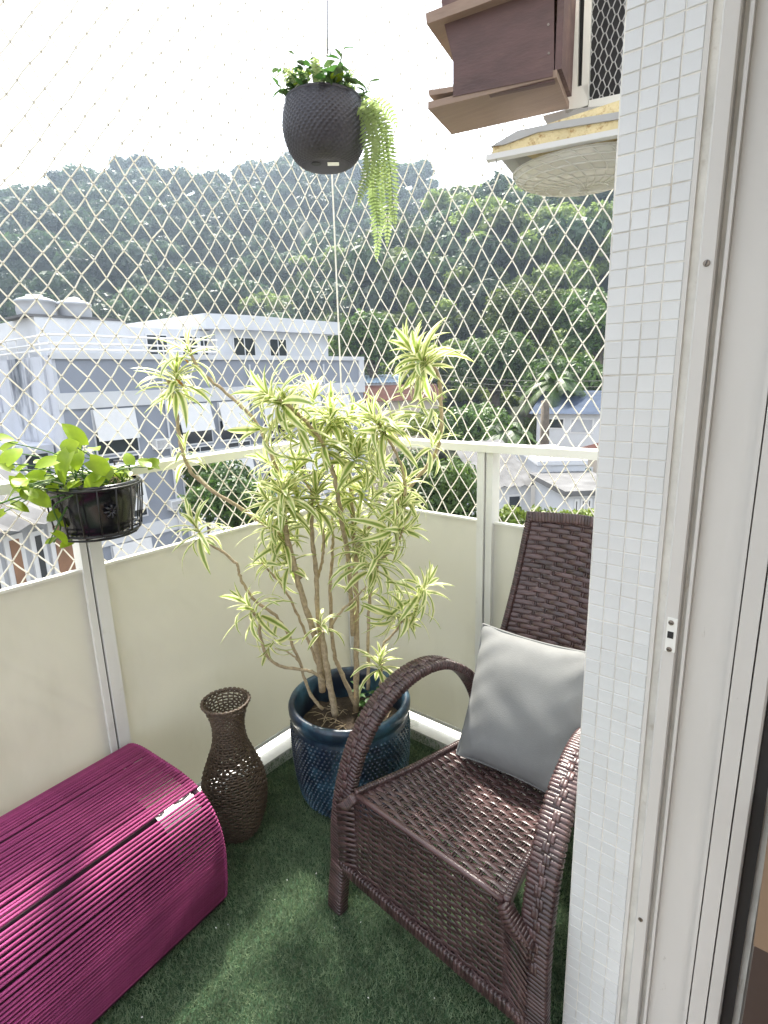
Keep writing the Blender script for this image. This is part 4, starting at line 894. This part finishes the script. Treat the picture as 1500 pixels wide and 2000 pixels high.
wrapped('apron_rail', [(-.285, -.004, .166), (-.1, -.005, .164), (.1, -.005, .164), (.285, -.004, .166)], .012, .012, .0105, up=(0, 0, 1))
m = MB(); m.tube(cwa([S_seat(u, -.005) for u in np.linspace(0, 1, 9)]), .0075, 8); part('seat_front_rail', m, M_rattan, A, True)
m = MB(); m.tube(cwa([(-.17, .46, .375), (.17, .46, .375)]), .009, 8); part('seat_back_rail', m, M_rattan, A, True)
m = MB(); m.tube(cwa([(-.2, .60, .12), (.2, .60, .12)]), .008, 8); part('rear_stretcher', m, M_rattan, A, True)

# cushion
def cushion():
    n = 40; hw = .185; hh = .19; m = MB()
    c0 = np.array(cw((.035, .335, .405))); ex = np.array(MC.to_3x3() @ Vector((1, 0, .0))); ez = nrm(np.array(MC.to_3x3() @ Vector((-.06, .42, .92)))); ey = nrm(np.cross(ez, ex)); ex = np.cross(ey, ez)
    def P(i, j, sgn):
        a = 2 * i / n - 1; b_ = 2 * j / n - 1; k = (1 - abs(a) ** 2.6) ** .6 * (1 - abs(b_) ** 2.6) ** .6 if abs(a) < 1 and abs(b_) < 1 else 0
        pin = 1 - .07 * (1 - abs(b_)) ** 0 * 0
        ax = a * hw * (1 - .055 * (1 - b_ * b_) * abs(a) ** 3); bz = b_ * hh * (1 - .055 * (1 - a * a) * abs(b_) ** 3)
        wr = .0022 * math.sin(7 * a + 4 * b_ + 1.3 * math.sin(5 * b_)) * k + .0045 * math.sin(16 * b_ - 5 * a + 2 * math.sin(4 * a)) * (1 - k) * .7 + .004 * math.exp(-((a + .75 + .4 * (b_ + .6)) / .07) ** 2) * k
        return c0 + ex * ax + ez * (bz + hh) + ey * sgn * (.058 * k + wr)
    vs_ = [P(i, j, -1) for j in range(n + 1) for i in range(n + 1)] + [P(i, j, 1) for j in range(n + 1) for i in range(n + 1)]; o = (n + 1) ** 2; fs = []
    for j in range(n):
        for i in range(n):
            a = j * (n + 1) + i; fs.append((a, a + 1, a + n + 2, a + n + 1)); fs.append((o + a, o + a + n + 1, o + a + n + 2, o + a + 1))
    m.add(vs_, fs)
    ou = tag(ooo('cushion', m.mesh('cushion', M_cush, True)), 'plain light grey square cushion leaning in the armchair', 'cushion')
    ou.data.materials[0] = M_cush
    b = MB(); edge = [P(i, 0, 0) for i in range(n)] + [P(n, j, 0) for j in range(n)] + [P(n - i, n, 0) for i in range(n)] + [P(0, n - j, 0) for j in range(n)]
    b.tube(edge, .0035, 6, closed=True); part('seam_piping', b, M_cush, ou, True)
    m2 = bpy.data.meshes
cushion()

# ------------------------------------------------------------------ hanging pot with fern
HC = pxd(635, 262, 1.80); HR = .128
T = thing('hanging_pot', 'dark brown woven-texture plastic pot hanging from a thin wire', 'pot', tuple(HC - np.array([0, 0, .084])))
m = MB(); nr_, ns = 108, 176; hzs = np.linspace(-.118, .112, nr_)
prof = catmull([(.048, -.084), (.070, -.079), (.094, -.056), (.111, -.018), (.1155, .018), (.112, .050), (.104, .076)], 18)
for i in range(len(prof)):
    for k in range(ns):
        a = 2 * PI * k / ns; q = i / len(prof) * 30; R_ = prof[i][0] + (.0022 * math.sin(44 * a) * math.sin(PI * q) + .0010 * abs(math.sin(PI * q))) * (1 if 6 < i < len(prof) - 5 else 0)
        m.v.append((HC[0] + R_ * math.cos(a), HC[1] + R_ * math.sin(a), HC[2] + prof[i][1]))
for i in range(len(prof) - 1):
    for k in range(ns): m.f.append((i * ns + k, i * ns + (k + 1) % ns, (i + 1) * ns + (k + 1) % ns, (i + 1) * ns + k))
m.f.append(tuple(reversed(range(ns)))); part('pot_body', m, M_hpot, T, True)
m = MB(); m.lathe([(.104, .075), (.107, .080), (.102, .083), (.096, .078), (.094, .05)], 48, tuple(HC)); part('rim', m, M_hpot, T, True)
m = MB(); m.lathe([(.094, .062), (.05, .068), (.001, .07)], 24, tuple(HC)); part('soil', m, M_soil, T, True)
vw = nrm(CAMP - HC); lb = HC + np.array([vw[0] * .035 + .012, vw[1] * .035 + .015, -.0852])
m = MB(); m.box(tuple(lb), (.032, .026, .0008), rz=.75); part('paper_label', m, M_paper, T, label='white paper label on the underside')
m = MB(); m.lathe([(.014, 0), (.014, -.0008), (.001, -.0008)], 18, (HC[0] + vw[0] * .03 - .02, HC[1] + vw[1] * .03 - .02, HC[2] - .0844)); part('drain_hole', m, M_black, T)
top = pxd(636, -260, 1.80); hk = pxd(640, 105, 1.80)
m = MB(); m.tube([hk, (hk + top) / 2 + [0.002, 0, 0], np.array([hk[0], hk[1], 3.3])], .0017, 5); part('hanging_wire', m, M_wire, T)
for k in range(3):
    a = k * 2.09 + .4; m = MB(); m.tube([hk, HC + np.array([.103 * math.cos(a), .103 * math.sin(a), .08])], .0008, 4); part('hanger_cord', m, M_net, T)
m = MB(); m.tube([hk + np.array([0, 0, .012]), hk + np.array([.006, .006, .004]), hk + np.array([.004, .004, -.006]), hk + np.array([-.003, -.003, -.004])], .0014, 5); part('hook', m, M_wire, T)
# fern and trailing greenery
FP = thing('trailing_fern', 'pale green fern fronds trailing from the hanging pot with leafy sprigs on top', 'plant', tuple(HC + np.array([0, 0, .1])))
def frond(P, W0, n, name='frond', mat=M_fern, wfun=None, drop=.35):
    P = catmull(P, 8); s = np.concatenate([[0], np.cumsum(np.linalg.norm(np.diff(P, axis=0), axis=1))]); m = MB(); m.tube(P, np.linspace(.0016, .0006, len(P)), 4)
    rr0 = random.uniform(-.5, .5)
    for i in range(n):
        q = (i + .5) / n; p = np.array([np.interp(q * s[-1], s, P[:, d]) for d in range(3)]); tg = nrm(np.array([np.interp(min(1, q + .02) * s[-1], s, P[:, d]) for d in range(3)]) - p + 1e-9)
        sd = nrm(CR * math.cos(rr0) + CF * math.sin(rr0)); sd = nrm(sd - np.dot(sd, tg) * tg); nn = np.cross(tg, sd); L_ = W0 * (math.sin(PI * min(1, q * .8 + .2)) ** .7) * random.uniform(.85, 1.1); hw = s[-1] / n * .42
        for sg in (-1, 1):
            d = nrm(sd * sg + tg * drop + nn * random.gauss(0, .12)); m.add([p - tg * hw * .5, p + tg * hw * .5, p + d * L_ * .55 + tg * hw, p + d * L_, p + d * L_ * .5 - tg * hw], [(0, 1, 2, 4), (4, 2, 3)])
    part(name, m, mat, FP)
for tr, dd, w_, n in (([(705, 200), (735, 230), (742, 300), (735, 400), (738, 460), (735, 512)], 1.72, .032, 46), ([(700, 210), (728, 250), (720, 330), (707, 370), (700, 402)], 1.70, .027, 30),
                   ([(715, 200), (748, 260), (762, 330), (768, 400), (772, 445)], 1.74, .033, 34), ([(710, 210), (740, 270), (752, 360), (757, 420), (756, 482)], 1.76, .033, 36),
                   ([(706, 205), (725, 300), (728, 380), (742, 440)], 1.73, .030, 34), ([(712, 195), (735, 215), (755, 250), (768, 296)], 1.72, .026, 20), ([(705, 190), (740, 200), (765, 225), (775, 250)], 1.76, .022, 14)):
    frond([pxd(u, v, dd + .02 * i) for i, (u, v) in enumerate(tr)], w_, n)
for k in range(18):
    a = random.uniform(0, 6.28); r = .085 * math.sqrt(random.random()); b_ = HC + np.array([r * math.cos(a), r * math.sin(a), .068]); o_ = np.array([math.cos(a), math.sin(a), 0]); L_ = random.uniform(.05, .085)
    frond([b_, b_ + o_ * L_ * .35 + np.array([0, 0, L_ * .75]), b_ + o_ * L_ * .8 + np.array([0, 0, L_ * random.uniform(.4, .95)])], .015, 14)
sl_ = [leafmesh(.020, .011, .4, .2, 4, 'oval').mesh('leaf', M_dgreen, True), leafmesh(.024, .014, .6, .2, 4, 'oval').mesh('leaf', M_pothos, True), leafmesh(.022, .012, .5, .2, 4, 'oval').mesh('leaf', M_weed, True)]
nlv = 0
for k in range(74):
    a = random.uniform(0, 6.28); r = .10 * math.sqrt(random.random()); b_ = HC + np.array([r * math.cos(a), r * math.sin(a), .068]); h = random.uniform(.03, .085) * (1.35 if r < .06 else .8)
    e = b_ + np.array([math.cos(a) * .05 * random.random(), math.sin(a) * .05 * random.random(), h]); m = MB(); m.tube([b_, (b_ + e) / 2 + rng.normal(0, .006, 3), e], .0009, 4); part('sprig', m, M_dgreen, FP)
    for j in range(4):
        c = b_ + (e - b_) * random.uniform(.4, 1); ooo('leaf', sl_[0 if random.random() < .6 else (1 if random.random() < .12 else 2)], FP, Matrix.Translation(Vector(c)) @ Euler((random.uniform(-.6, .9), random.uniform(-.6, .6), random.uniform(0, 6.28))).to_matrix().to_4x4() @ Matrix.Scale(random.uniform(.9, 1.8), 4)); nlv += 1

# ------------------------------------------------------------------ pothos basket on the left rail
BC = np.array([.125, -1.052, 1.075])
T = thing('rail_planter', 'black plastic half-round planter in a wire holder hung on the left rail', 'planter', tuple(BC))
def halfring(r, z, sc_=1.0, n=26): return [(BC[0] - .075 + (r * 1.25) * math.sin(t_) * .92, BC[1] + r * 1.0 * math.cos(t_), z) for t_ in np.linspace(0, PI, n)]
m = MB(); lev = [(.085, 1.078), (.090, 1.085), (.098, 1.12), (.106, 1.16), (.111, 1.196), (.117, 1.199), (.118, 1.212), (.112, 1.214)]; n = 26; base = []
for (r, z) in lev: m.v.extend(halfring(r, z)); 
for i in range(len(lev) - 1):
    for k in range(n - 1): m.f.append((i * n + k, (i + 1) * n + k, (i + 1) * n + k + 1, i * n + k + 1))
    m.f.append((i * n + n - 1, (i + 1) * n + n - 1, (i + 1) * n, i * n))
m.f.append(tuple(range(n))); part('planter_body', m, M_bplastic, T, True)
m = MB(); m.v.extend(halfring(.106, 1.192)); m.f.append(tuple(reversed(range(n)))); part('soil', m, M_soil, T)
for (r, z, q) in ((.122, 1.205, .0032), (.108, 1.083, .0035), (.100, 1.072, .003)):
    m = MB(); m.tube(halfring(r, z), q, 6); part('holder_ring', m, M_wire, T, True)
for t_ in np.linspace(.12, PI - .12, 9):
    def hr(r, z): return (BC[0] - .075 + r * 1.25 * math.sin(t_) * .92, BC[1] + r * math.cos(t_), z)
    m = MB(); m.tube([hr(.123, 1.205), hr(.119, 1.15), hr(.110, 1.083), hr(.08, 1.073), hr(.0, 1.073)], .0022, 5); part('holder_wire', m, M_wire, T, True)
for k in range(5):
    m = MB(); x = BC[0] - .07 + .025 * k; m.tube([(x, BC[1] - .09 + .008 * k, 1.0745), (x, BC[1] + .09 - .008 * k, 1.0745)], .0016, 5); part('holder_wire', m, M_wire, T)
for y in (BC[1] - .112, BC[1] + .112):   # scrolls and hooks to the rail
    m = MB(); m.tube([(.055, y, 1.205), (.05, y, 1.245), (.0, y, 1.247), (-.035, y, 1.245), (-.036, y, 1.20)], .003, 6); part('rail_hook', m, M_wire, T, True)
    m = MB(); m.tube([(.07, y, 1.205), (.085, y + .012, 1.19), (.085, y + .012, 1.155), (.07, y + .004, 1.15), (.068, y + .004, 1.18)], .0018, 5); part('scroll', m, M_wire, T, True)
fl = np.array([BC[0] + .048, BC[1] - .01, 1.145])
m = MB()
for k in range(8): a = k * PI / 4; m.tube([fl, fl + np.array([.006, .013 * math.cos(a), .013 * math.sin(a)]), fl + np.array([.001, .019 * math.cos(a), .019 * math.sin(a)])], .004, 5)
part('flower_emblem', m, M_bplastic, T, True)
PO = thing('pothos_plant', 'yellow-green pothos with heart-shaped leaves in the black rail planter', 'plant', (BC[0], BC[1], 1.19))
hv = [leafmesh(.062, .050, .5, .25, 6, 'heart'), leafmesh(.07, .056, .9, .2, 6, 'heart'), leafmesh(.05, .042, .3, .3, 6, 'heart')]; hm = [h.mesh('leaf', M_pothos, True) for h in hv]
spots = [(135, 885, 1.35), (160, 870, 1.3), (110, 900, 1.1), (85, 925, 1), (65, 945, 1), (40, 950, 1.05), (130, 920, 1), (175, 900, 1.05), (195, 930, .9), (215, 920, 1), (235, 915, .8), (255, 908, .95), (275, 905, 1.1), (285, 912, .9), (100, 940, .9), (150, 940, .8), (205, 935, .9), (60, 965, .9), (30, 930, .9), (10, 905, 1), (5, 880, .9), (0, 860, .8), (20, 985, .8), (55, 950, 1.1), (105, 1040, .75), (115, 1020, .7), (140, 1058, .8), (95, 1062, .7), (115, 1000, .6), (8, 1000, .7), (145, 880, .9), (170, 925, .8), (120, 955, .7), (185, 880, .7), (240, 940, .7), (75, 905, .8)]
spots = spots + [(u + random.uniform(-16, 16), v + random.uniform(-12, 16), s_ * .75) for (u, v, s_) in spots[:20]]
for (u, v, s_) in spots:
    xx = BC[0] + random.uniform(-.06, .05) if v < 990 else BC[0] - random.uniform(-.0, .05); c = px(u, v, 0, max(.045, xx)); up = random.uniform(-.5, .9) if v < 970 else -1.0
    nn2 = nrm(.75 * nrm(CAMP - c) + np.array([0, 0, .75]) + rng.normal(0, .35, 3)); dd2 = rng.normal(0, 1, 3) + np.array([0, 0, -.4 if v > 970 else .1]); dd2 = nrm(dd2 - np.dot(dd2, nn2) * nn2); sx2 = np.cross(dd2, nn2)
    Mx = Matrix(((sx2[0], dd2[0], nn2[0], c[0]), (sx2[1], dd2[1], nn2[1], c[1]), (sx2[2], dd2[2], nn2[2], c[2]), (0, 0, 0, 1))) @ Matrix.Scale(s_ * .88, 4)
    ooo('leaf', random.choice(hm), PO, Mx)
    b_ = np.array([BC[0] - .03 + random.uniform(-.03, .04), BC[1] + random.uniform(-.08, .08), 1.192]); m = MB(); m.tube(catmull([b_, (b_ + c) / 2 + np.array([.01, 0, .025]), c], 6), .0014, 5); part('stem', m, M_weed, PO, True)
m = MB(); m.tube(catmull([np.array([BC[0], BC[1] - .07, 1.2]), px(80, 975, 0, .12), px(40, 970, 0, .11), px(-10, 985, 0, .10), px(-60, 975, 0, .1)], 8), .0022, 6); part('trailing_stem', m, M_weed, PO, True)
m = MB(); m.tube(catmull([np.array([BC[0] + .03, BC[1] - .09, 1.2]), px(105, 990, 0, .12), px(118, 1030, 0, .10), px(105, 1060, 0, .1)], 8), .002, 6); part('trailing_stem', m, M_weed, PO, True)
for k in range(26):
    b_ = np.array([BC[0] + random.uniform(-.06, .03), BC[1] + random.uniform(-.085, .085), 1.195]); e = b_ + np.array([random.uniform(-.02, .03), random.uniform(-.05, .05), random.uniform(.0, .035)]); m = MB(); m.tube([b_, (b_ + e) / 2 + [0, 0, .012], e], .0013, 4); part('dry_stem', m, M_stem, PO)

# ------------------------------------------------------------------ window sash, wooden box and lamp on the wall behind the pillar
e1 = np.array([.974, .225, 0]); e2 = np.array([-.225, .974, 0]); ez_ = np.array([0, 0, 1.0])
FP0 = pxd(1000, 150, 1.26)
def fp(u, v, b_=0.0): return pxp(u, v, FP0 + e2 * b_, e2)
B = thing('wooden_box', 'dark stained wooden nest-type box with projecting lid and floor board', 'box', tuple(fp(990, 240)))
zb = fp(837, 214)[2]
bk = px(887, 262, 2, zb); depth = float(np.dot(bk - FP0, e2))
m = MB(); m.prism([fp(*q) for q in ((866, 40), (885, 118), (885, 186), (884, 200), (1082, 158), (1082, -60), (860, -20))], e2 * .014); part('front_board', m, M_boxwood, B)
m = MB(); P = [fp(884, 190, -.002), fp(1080, 150, -.002), fp(1080, 136, -.002), fp(930, 168, -.002)]; m.prism(P, -e2 * .0025); part('lower_plank', m, M_boxwood, B)
c1 = fp(837, 214); c2 = fp(1082, 163); c2 = np.array([c2[0], c2[1], zb]); th = .0125
m = MB(); m.prism([c1 - e2 * .003, c2 - e2 * .003 + e1 * .005, c2 + e2 * depth + e1 * .005, c1 + e2 * depth], ez_ * th); part('floor_board', m, M_boxwood2, B)
m = MB(); p = fp(1083, 155); m.prism([np.array([*p[:2], zb + th + .001]), np.array([*p[:2], zb + .36]), np.array([*(p + e2 * (depth - .02))[:2], zb + .36]), np.array([*(p + e2 * (depth - .02))[:2], zb + th + .001])], e1 * .012); part('end_board', m, M_boxwood, B)
m = MB(); p = fp(1082, 160) + e2 * (depth - .03); a_ = fp(890, 200) + e2 * (depth - .03); m.prism([np.array([*a_[:2], zb + th + .001]), np.array([*p[:2], zb + th + .001]), np.array([*p[:2], zb + .34]), np.array([*a_[:2], zb + .34])], e2 * .012); part('rear_board', m, M_boxwood, B)
q1, q2 = fp(836, 176), fp(887, 168); m = MB(); m.prism([q1, fp(838, 187), fp(889, 178), q2], e2 * .05); part('perch_slat', m, M_boxwood2, B)
l1, l2 = fp(831, 26, -.02), fp(1086, -75, -.02); m = MB(); m.prism([l1, fp(833, 47, -.02), fp(1086, -45, -.02), l2], e2 * (depth + .04)); part('lid_board', m, M_boxwood2, B)
for (u, v) in ((1071, 48), (1072, 104)):
    p = fp(u, v, -.0005); m = MB(); m.tube([p, p - e2 * .001], .0022, 8); part('nail', m, M_screw, B)
# open sash with expanded metal mesh
SB = depth + .012
G = thing('mesh_window_sash', 'white aluminium window sash with metal mesh beside the wooden box', 'window', tuple(fp(1150, 220, SB)))
def bar(P4, t, name, mat=M_alu, par=G): m = MB(); m.prism([fp(u, v, SB) for u, v in P4], e2 * t); return part(name, m, mat, par)
bar([(1117, -80), (1132, -80), (1128, 170), (1112, 175)], .02, 'stile'); bar([(1144, -80), (1158, -80), (1149, 195), (1136, 165)], .022, 'stile')
bar([(1106, 176), (1149, 163), (1148, 205), (1105, 222)], .021, 'bottom_rail'); bar([(1150, 196), (1262, 172), (1262, 196), (1148, 216)], .024, 'bottom_rail')
bar([(1060, 226), (1104, 214), (1262, 198), (1262, 212), (1068, 244)], .05, 'sill', M_greymetal)
m = MB(); m.prism([fp(u, v, SB + .016) for u, v in ((1118, -80), (1262, -80), (1262, 190), (1112, 215))], e2 * .004); part('pane', m, M_black, G)
m = MB(); p = fp(1180, 100, SB + .008); a0 = np.dot(fp(1150, 100, SB) - p, e1); a1 = np.dot(fp(1262, 100, SB) - p, e1); z0 = fp(1200, 192, SB)[2]; z1 = fp(1200, -80, SB)[2]; cw_, chh = .020, .0135; n = int((a1 - a0) / cw_); nzz = int((z1 - z0) / chh)
for j in range(nzz):
    Pz = []
    for i in range(n * 4 + 1):
        q = i / 4; up = .5 * chh * (1 if (i % 4) in (1, 2) else -1) * .92; Pz.append(p + e1 * (a0 + q * cw_) + ez_ * (z0 - p[2] + (j + .5) * chh + (up if j % 2 == 0 else -up)))
    m.tube(Pz, .0011, 4)
part('metal_mesh', m, M_meshmetal, G)
# lamp: rust-flecked canopy slab with pressed glass dome
LM = thing('wall_lamp', 'rusty cream outdoor lamp with round pressed-glass dome behind the pillar', 'lamp', tuple(fp(1100, 300, SB)))
LB = .02
zl = fp(962, 302, LB)[2]
pa, pb = fp(962, 302, LB), fp(1290, 268, LB); pb = np.array([pb[0], pb[1], zl])
m = MB(); m.prism([pa, pb, pb + ez_ * .055, fp(1060, 245, LB), fp(962, 288, LB)], e2 * .012); part('canopy_face', m, M_rust, LM)
m = MB(); m.prism([pa + e2 * .013 + e1 * .05, pb + e2 * .013, pb + e2 * .25, pa + e2 * .25 + e1 * .12], ez_ * .008); part('canopy_plate', m, M_rust, LM)
m = MB(); m.prism([pa - e2 * .006 - e1 * .012, pb - e2 * .006, pb - e2 * .006 - ez_ * .010, pa - e2 * .006 - e1 * .012 - ez_ * .010], e2 * .018); part('rim', m, M_shutter, LM)
m = MB(); m.prism([fp(958, 286, LB - .004), fp(1010, 255, LB - .004), fp(1100, 236, LB - .004), fp(1290, 205, LB - .004), fp(1290, 219, LB - .004), fp(1050, 258, LB - .004), fp(985, 282, LB - .004)], e2 * .20); part('canopy_top', m, M_greymetal, LM)
dc = pa + e1 * np.dot(fp(1125, 300, LB) - pa, e1) + e2 * .125 - ez_ * .011; m = MB(); rd = abs(np.dot(fp(1125, 300, LB) - fp(975, 300, LB), e1)); nn_, mm_ = 26, 8
for i in range(mm_ + 1):
    t_ = i / mm_ * PI / 2 * .99
    for k in range(nn_):
        a = 2 * PI * k / nn_ + .12 * i / mm_; rr0 = rd * math.cos(t_); dz = -.046 * math.sin(t_)
        m.v.append(tuple(dc + e1 * rr0 * math.cos(a) + e2 * rr0 * .78 * math.sin(a) + ez_ * dz))
for i in range(mm_):
    for k in range(nn_): m.f.append((i * nn_ + k, (i + 1) * nn_ + k, (i + 1) * nn_ + (k + 1) % nn_, i * nn_ + (k + 1) % nn_))
m.f.append(tuple(mm_ * nn_ + k for k in range(nn_))); gd = part('glass_dome', m, M_lampglass, LM, True)
def dome(t_, a): return dc + e1 * rd * math.cos(t_) * math.cos(a) + e2 * rd * .78 * math.cos(t_) * math.sin(a) - ez_ * (.046 * math.sin(t_) + .0005)
for i in range(7):
    t_ = (.06 + .88 * i / 6) * PI / 2; m = MB(); m.tube([dome(t_, a) for a in np.linspace(0, 2 * PI, 49)[:-1]], .0022, 5, closed=True); part('ring_rib', m, M_lampglass, gd, True)
for k in range(26):
    a = 2 * PI * k / 26; m = MB(); m.tube([dome(t_, a + .5 * t_) for t_ in np.linspace(.02, 1.5, 12)], .0018, 5); part('swirl_rib', m, M_lampglass, gd, True)
m = MB(); h = fp(968, 305, LB); m.tube([h, h + np.array([.004, 0, -.022]), h - e1 * .012 + np.array([0, 0, -.034]), h - e1 * .016 + np.array([0, 0, -.02])], .0012, 5); part('wire_hook', m, M_meshmetal, LM)

# ------------------------------------------------------------------ air
HAZE = 0.0004
if HAZE:
    mb = MB(); mb.boxmm((-620, -420, GZ - 2), (420, 620, 170)); hz_ = ooo('haze', mb.mesh('haze', None)); hz_['kind'] = 'stuff'
    mt = bpy.data.materials.new('haze_air'); mt.use_nodes = True; n_ = mt.node_tree; n_.nodes.clear(); o_ = n_.nodes.new('ShaderNodeOutputMaterial'); pv = n_.nodes.new('ShaderNodeVolumePrincipled')
    pv.inputs['Color'].default_value = (.66, .82, 1, 1); pv.inputs['Density'].default_value = HAZE; pv.inputs['Anisotropy'].default_value = .5; n_.links.new(pv.outputs[0], o_.inputs['Volume']); hz_.data.materials.append(mt)
    hz_.display_type = 'WIRE'
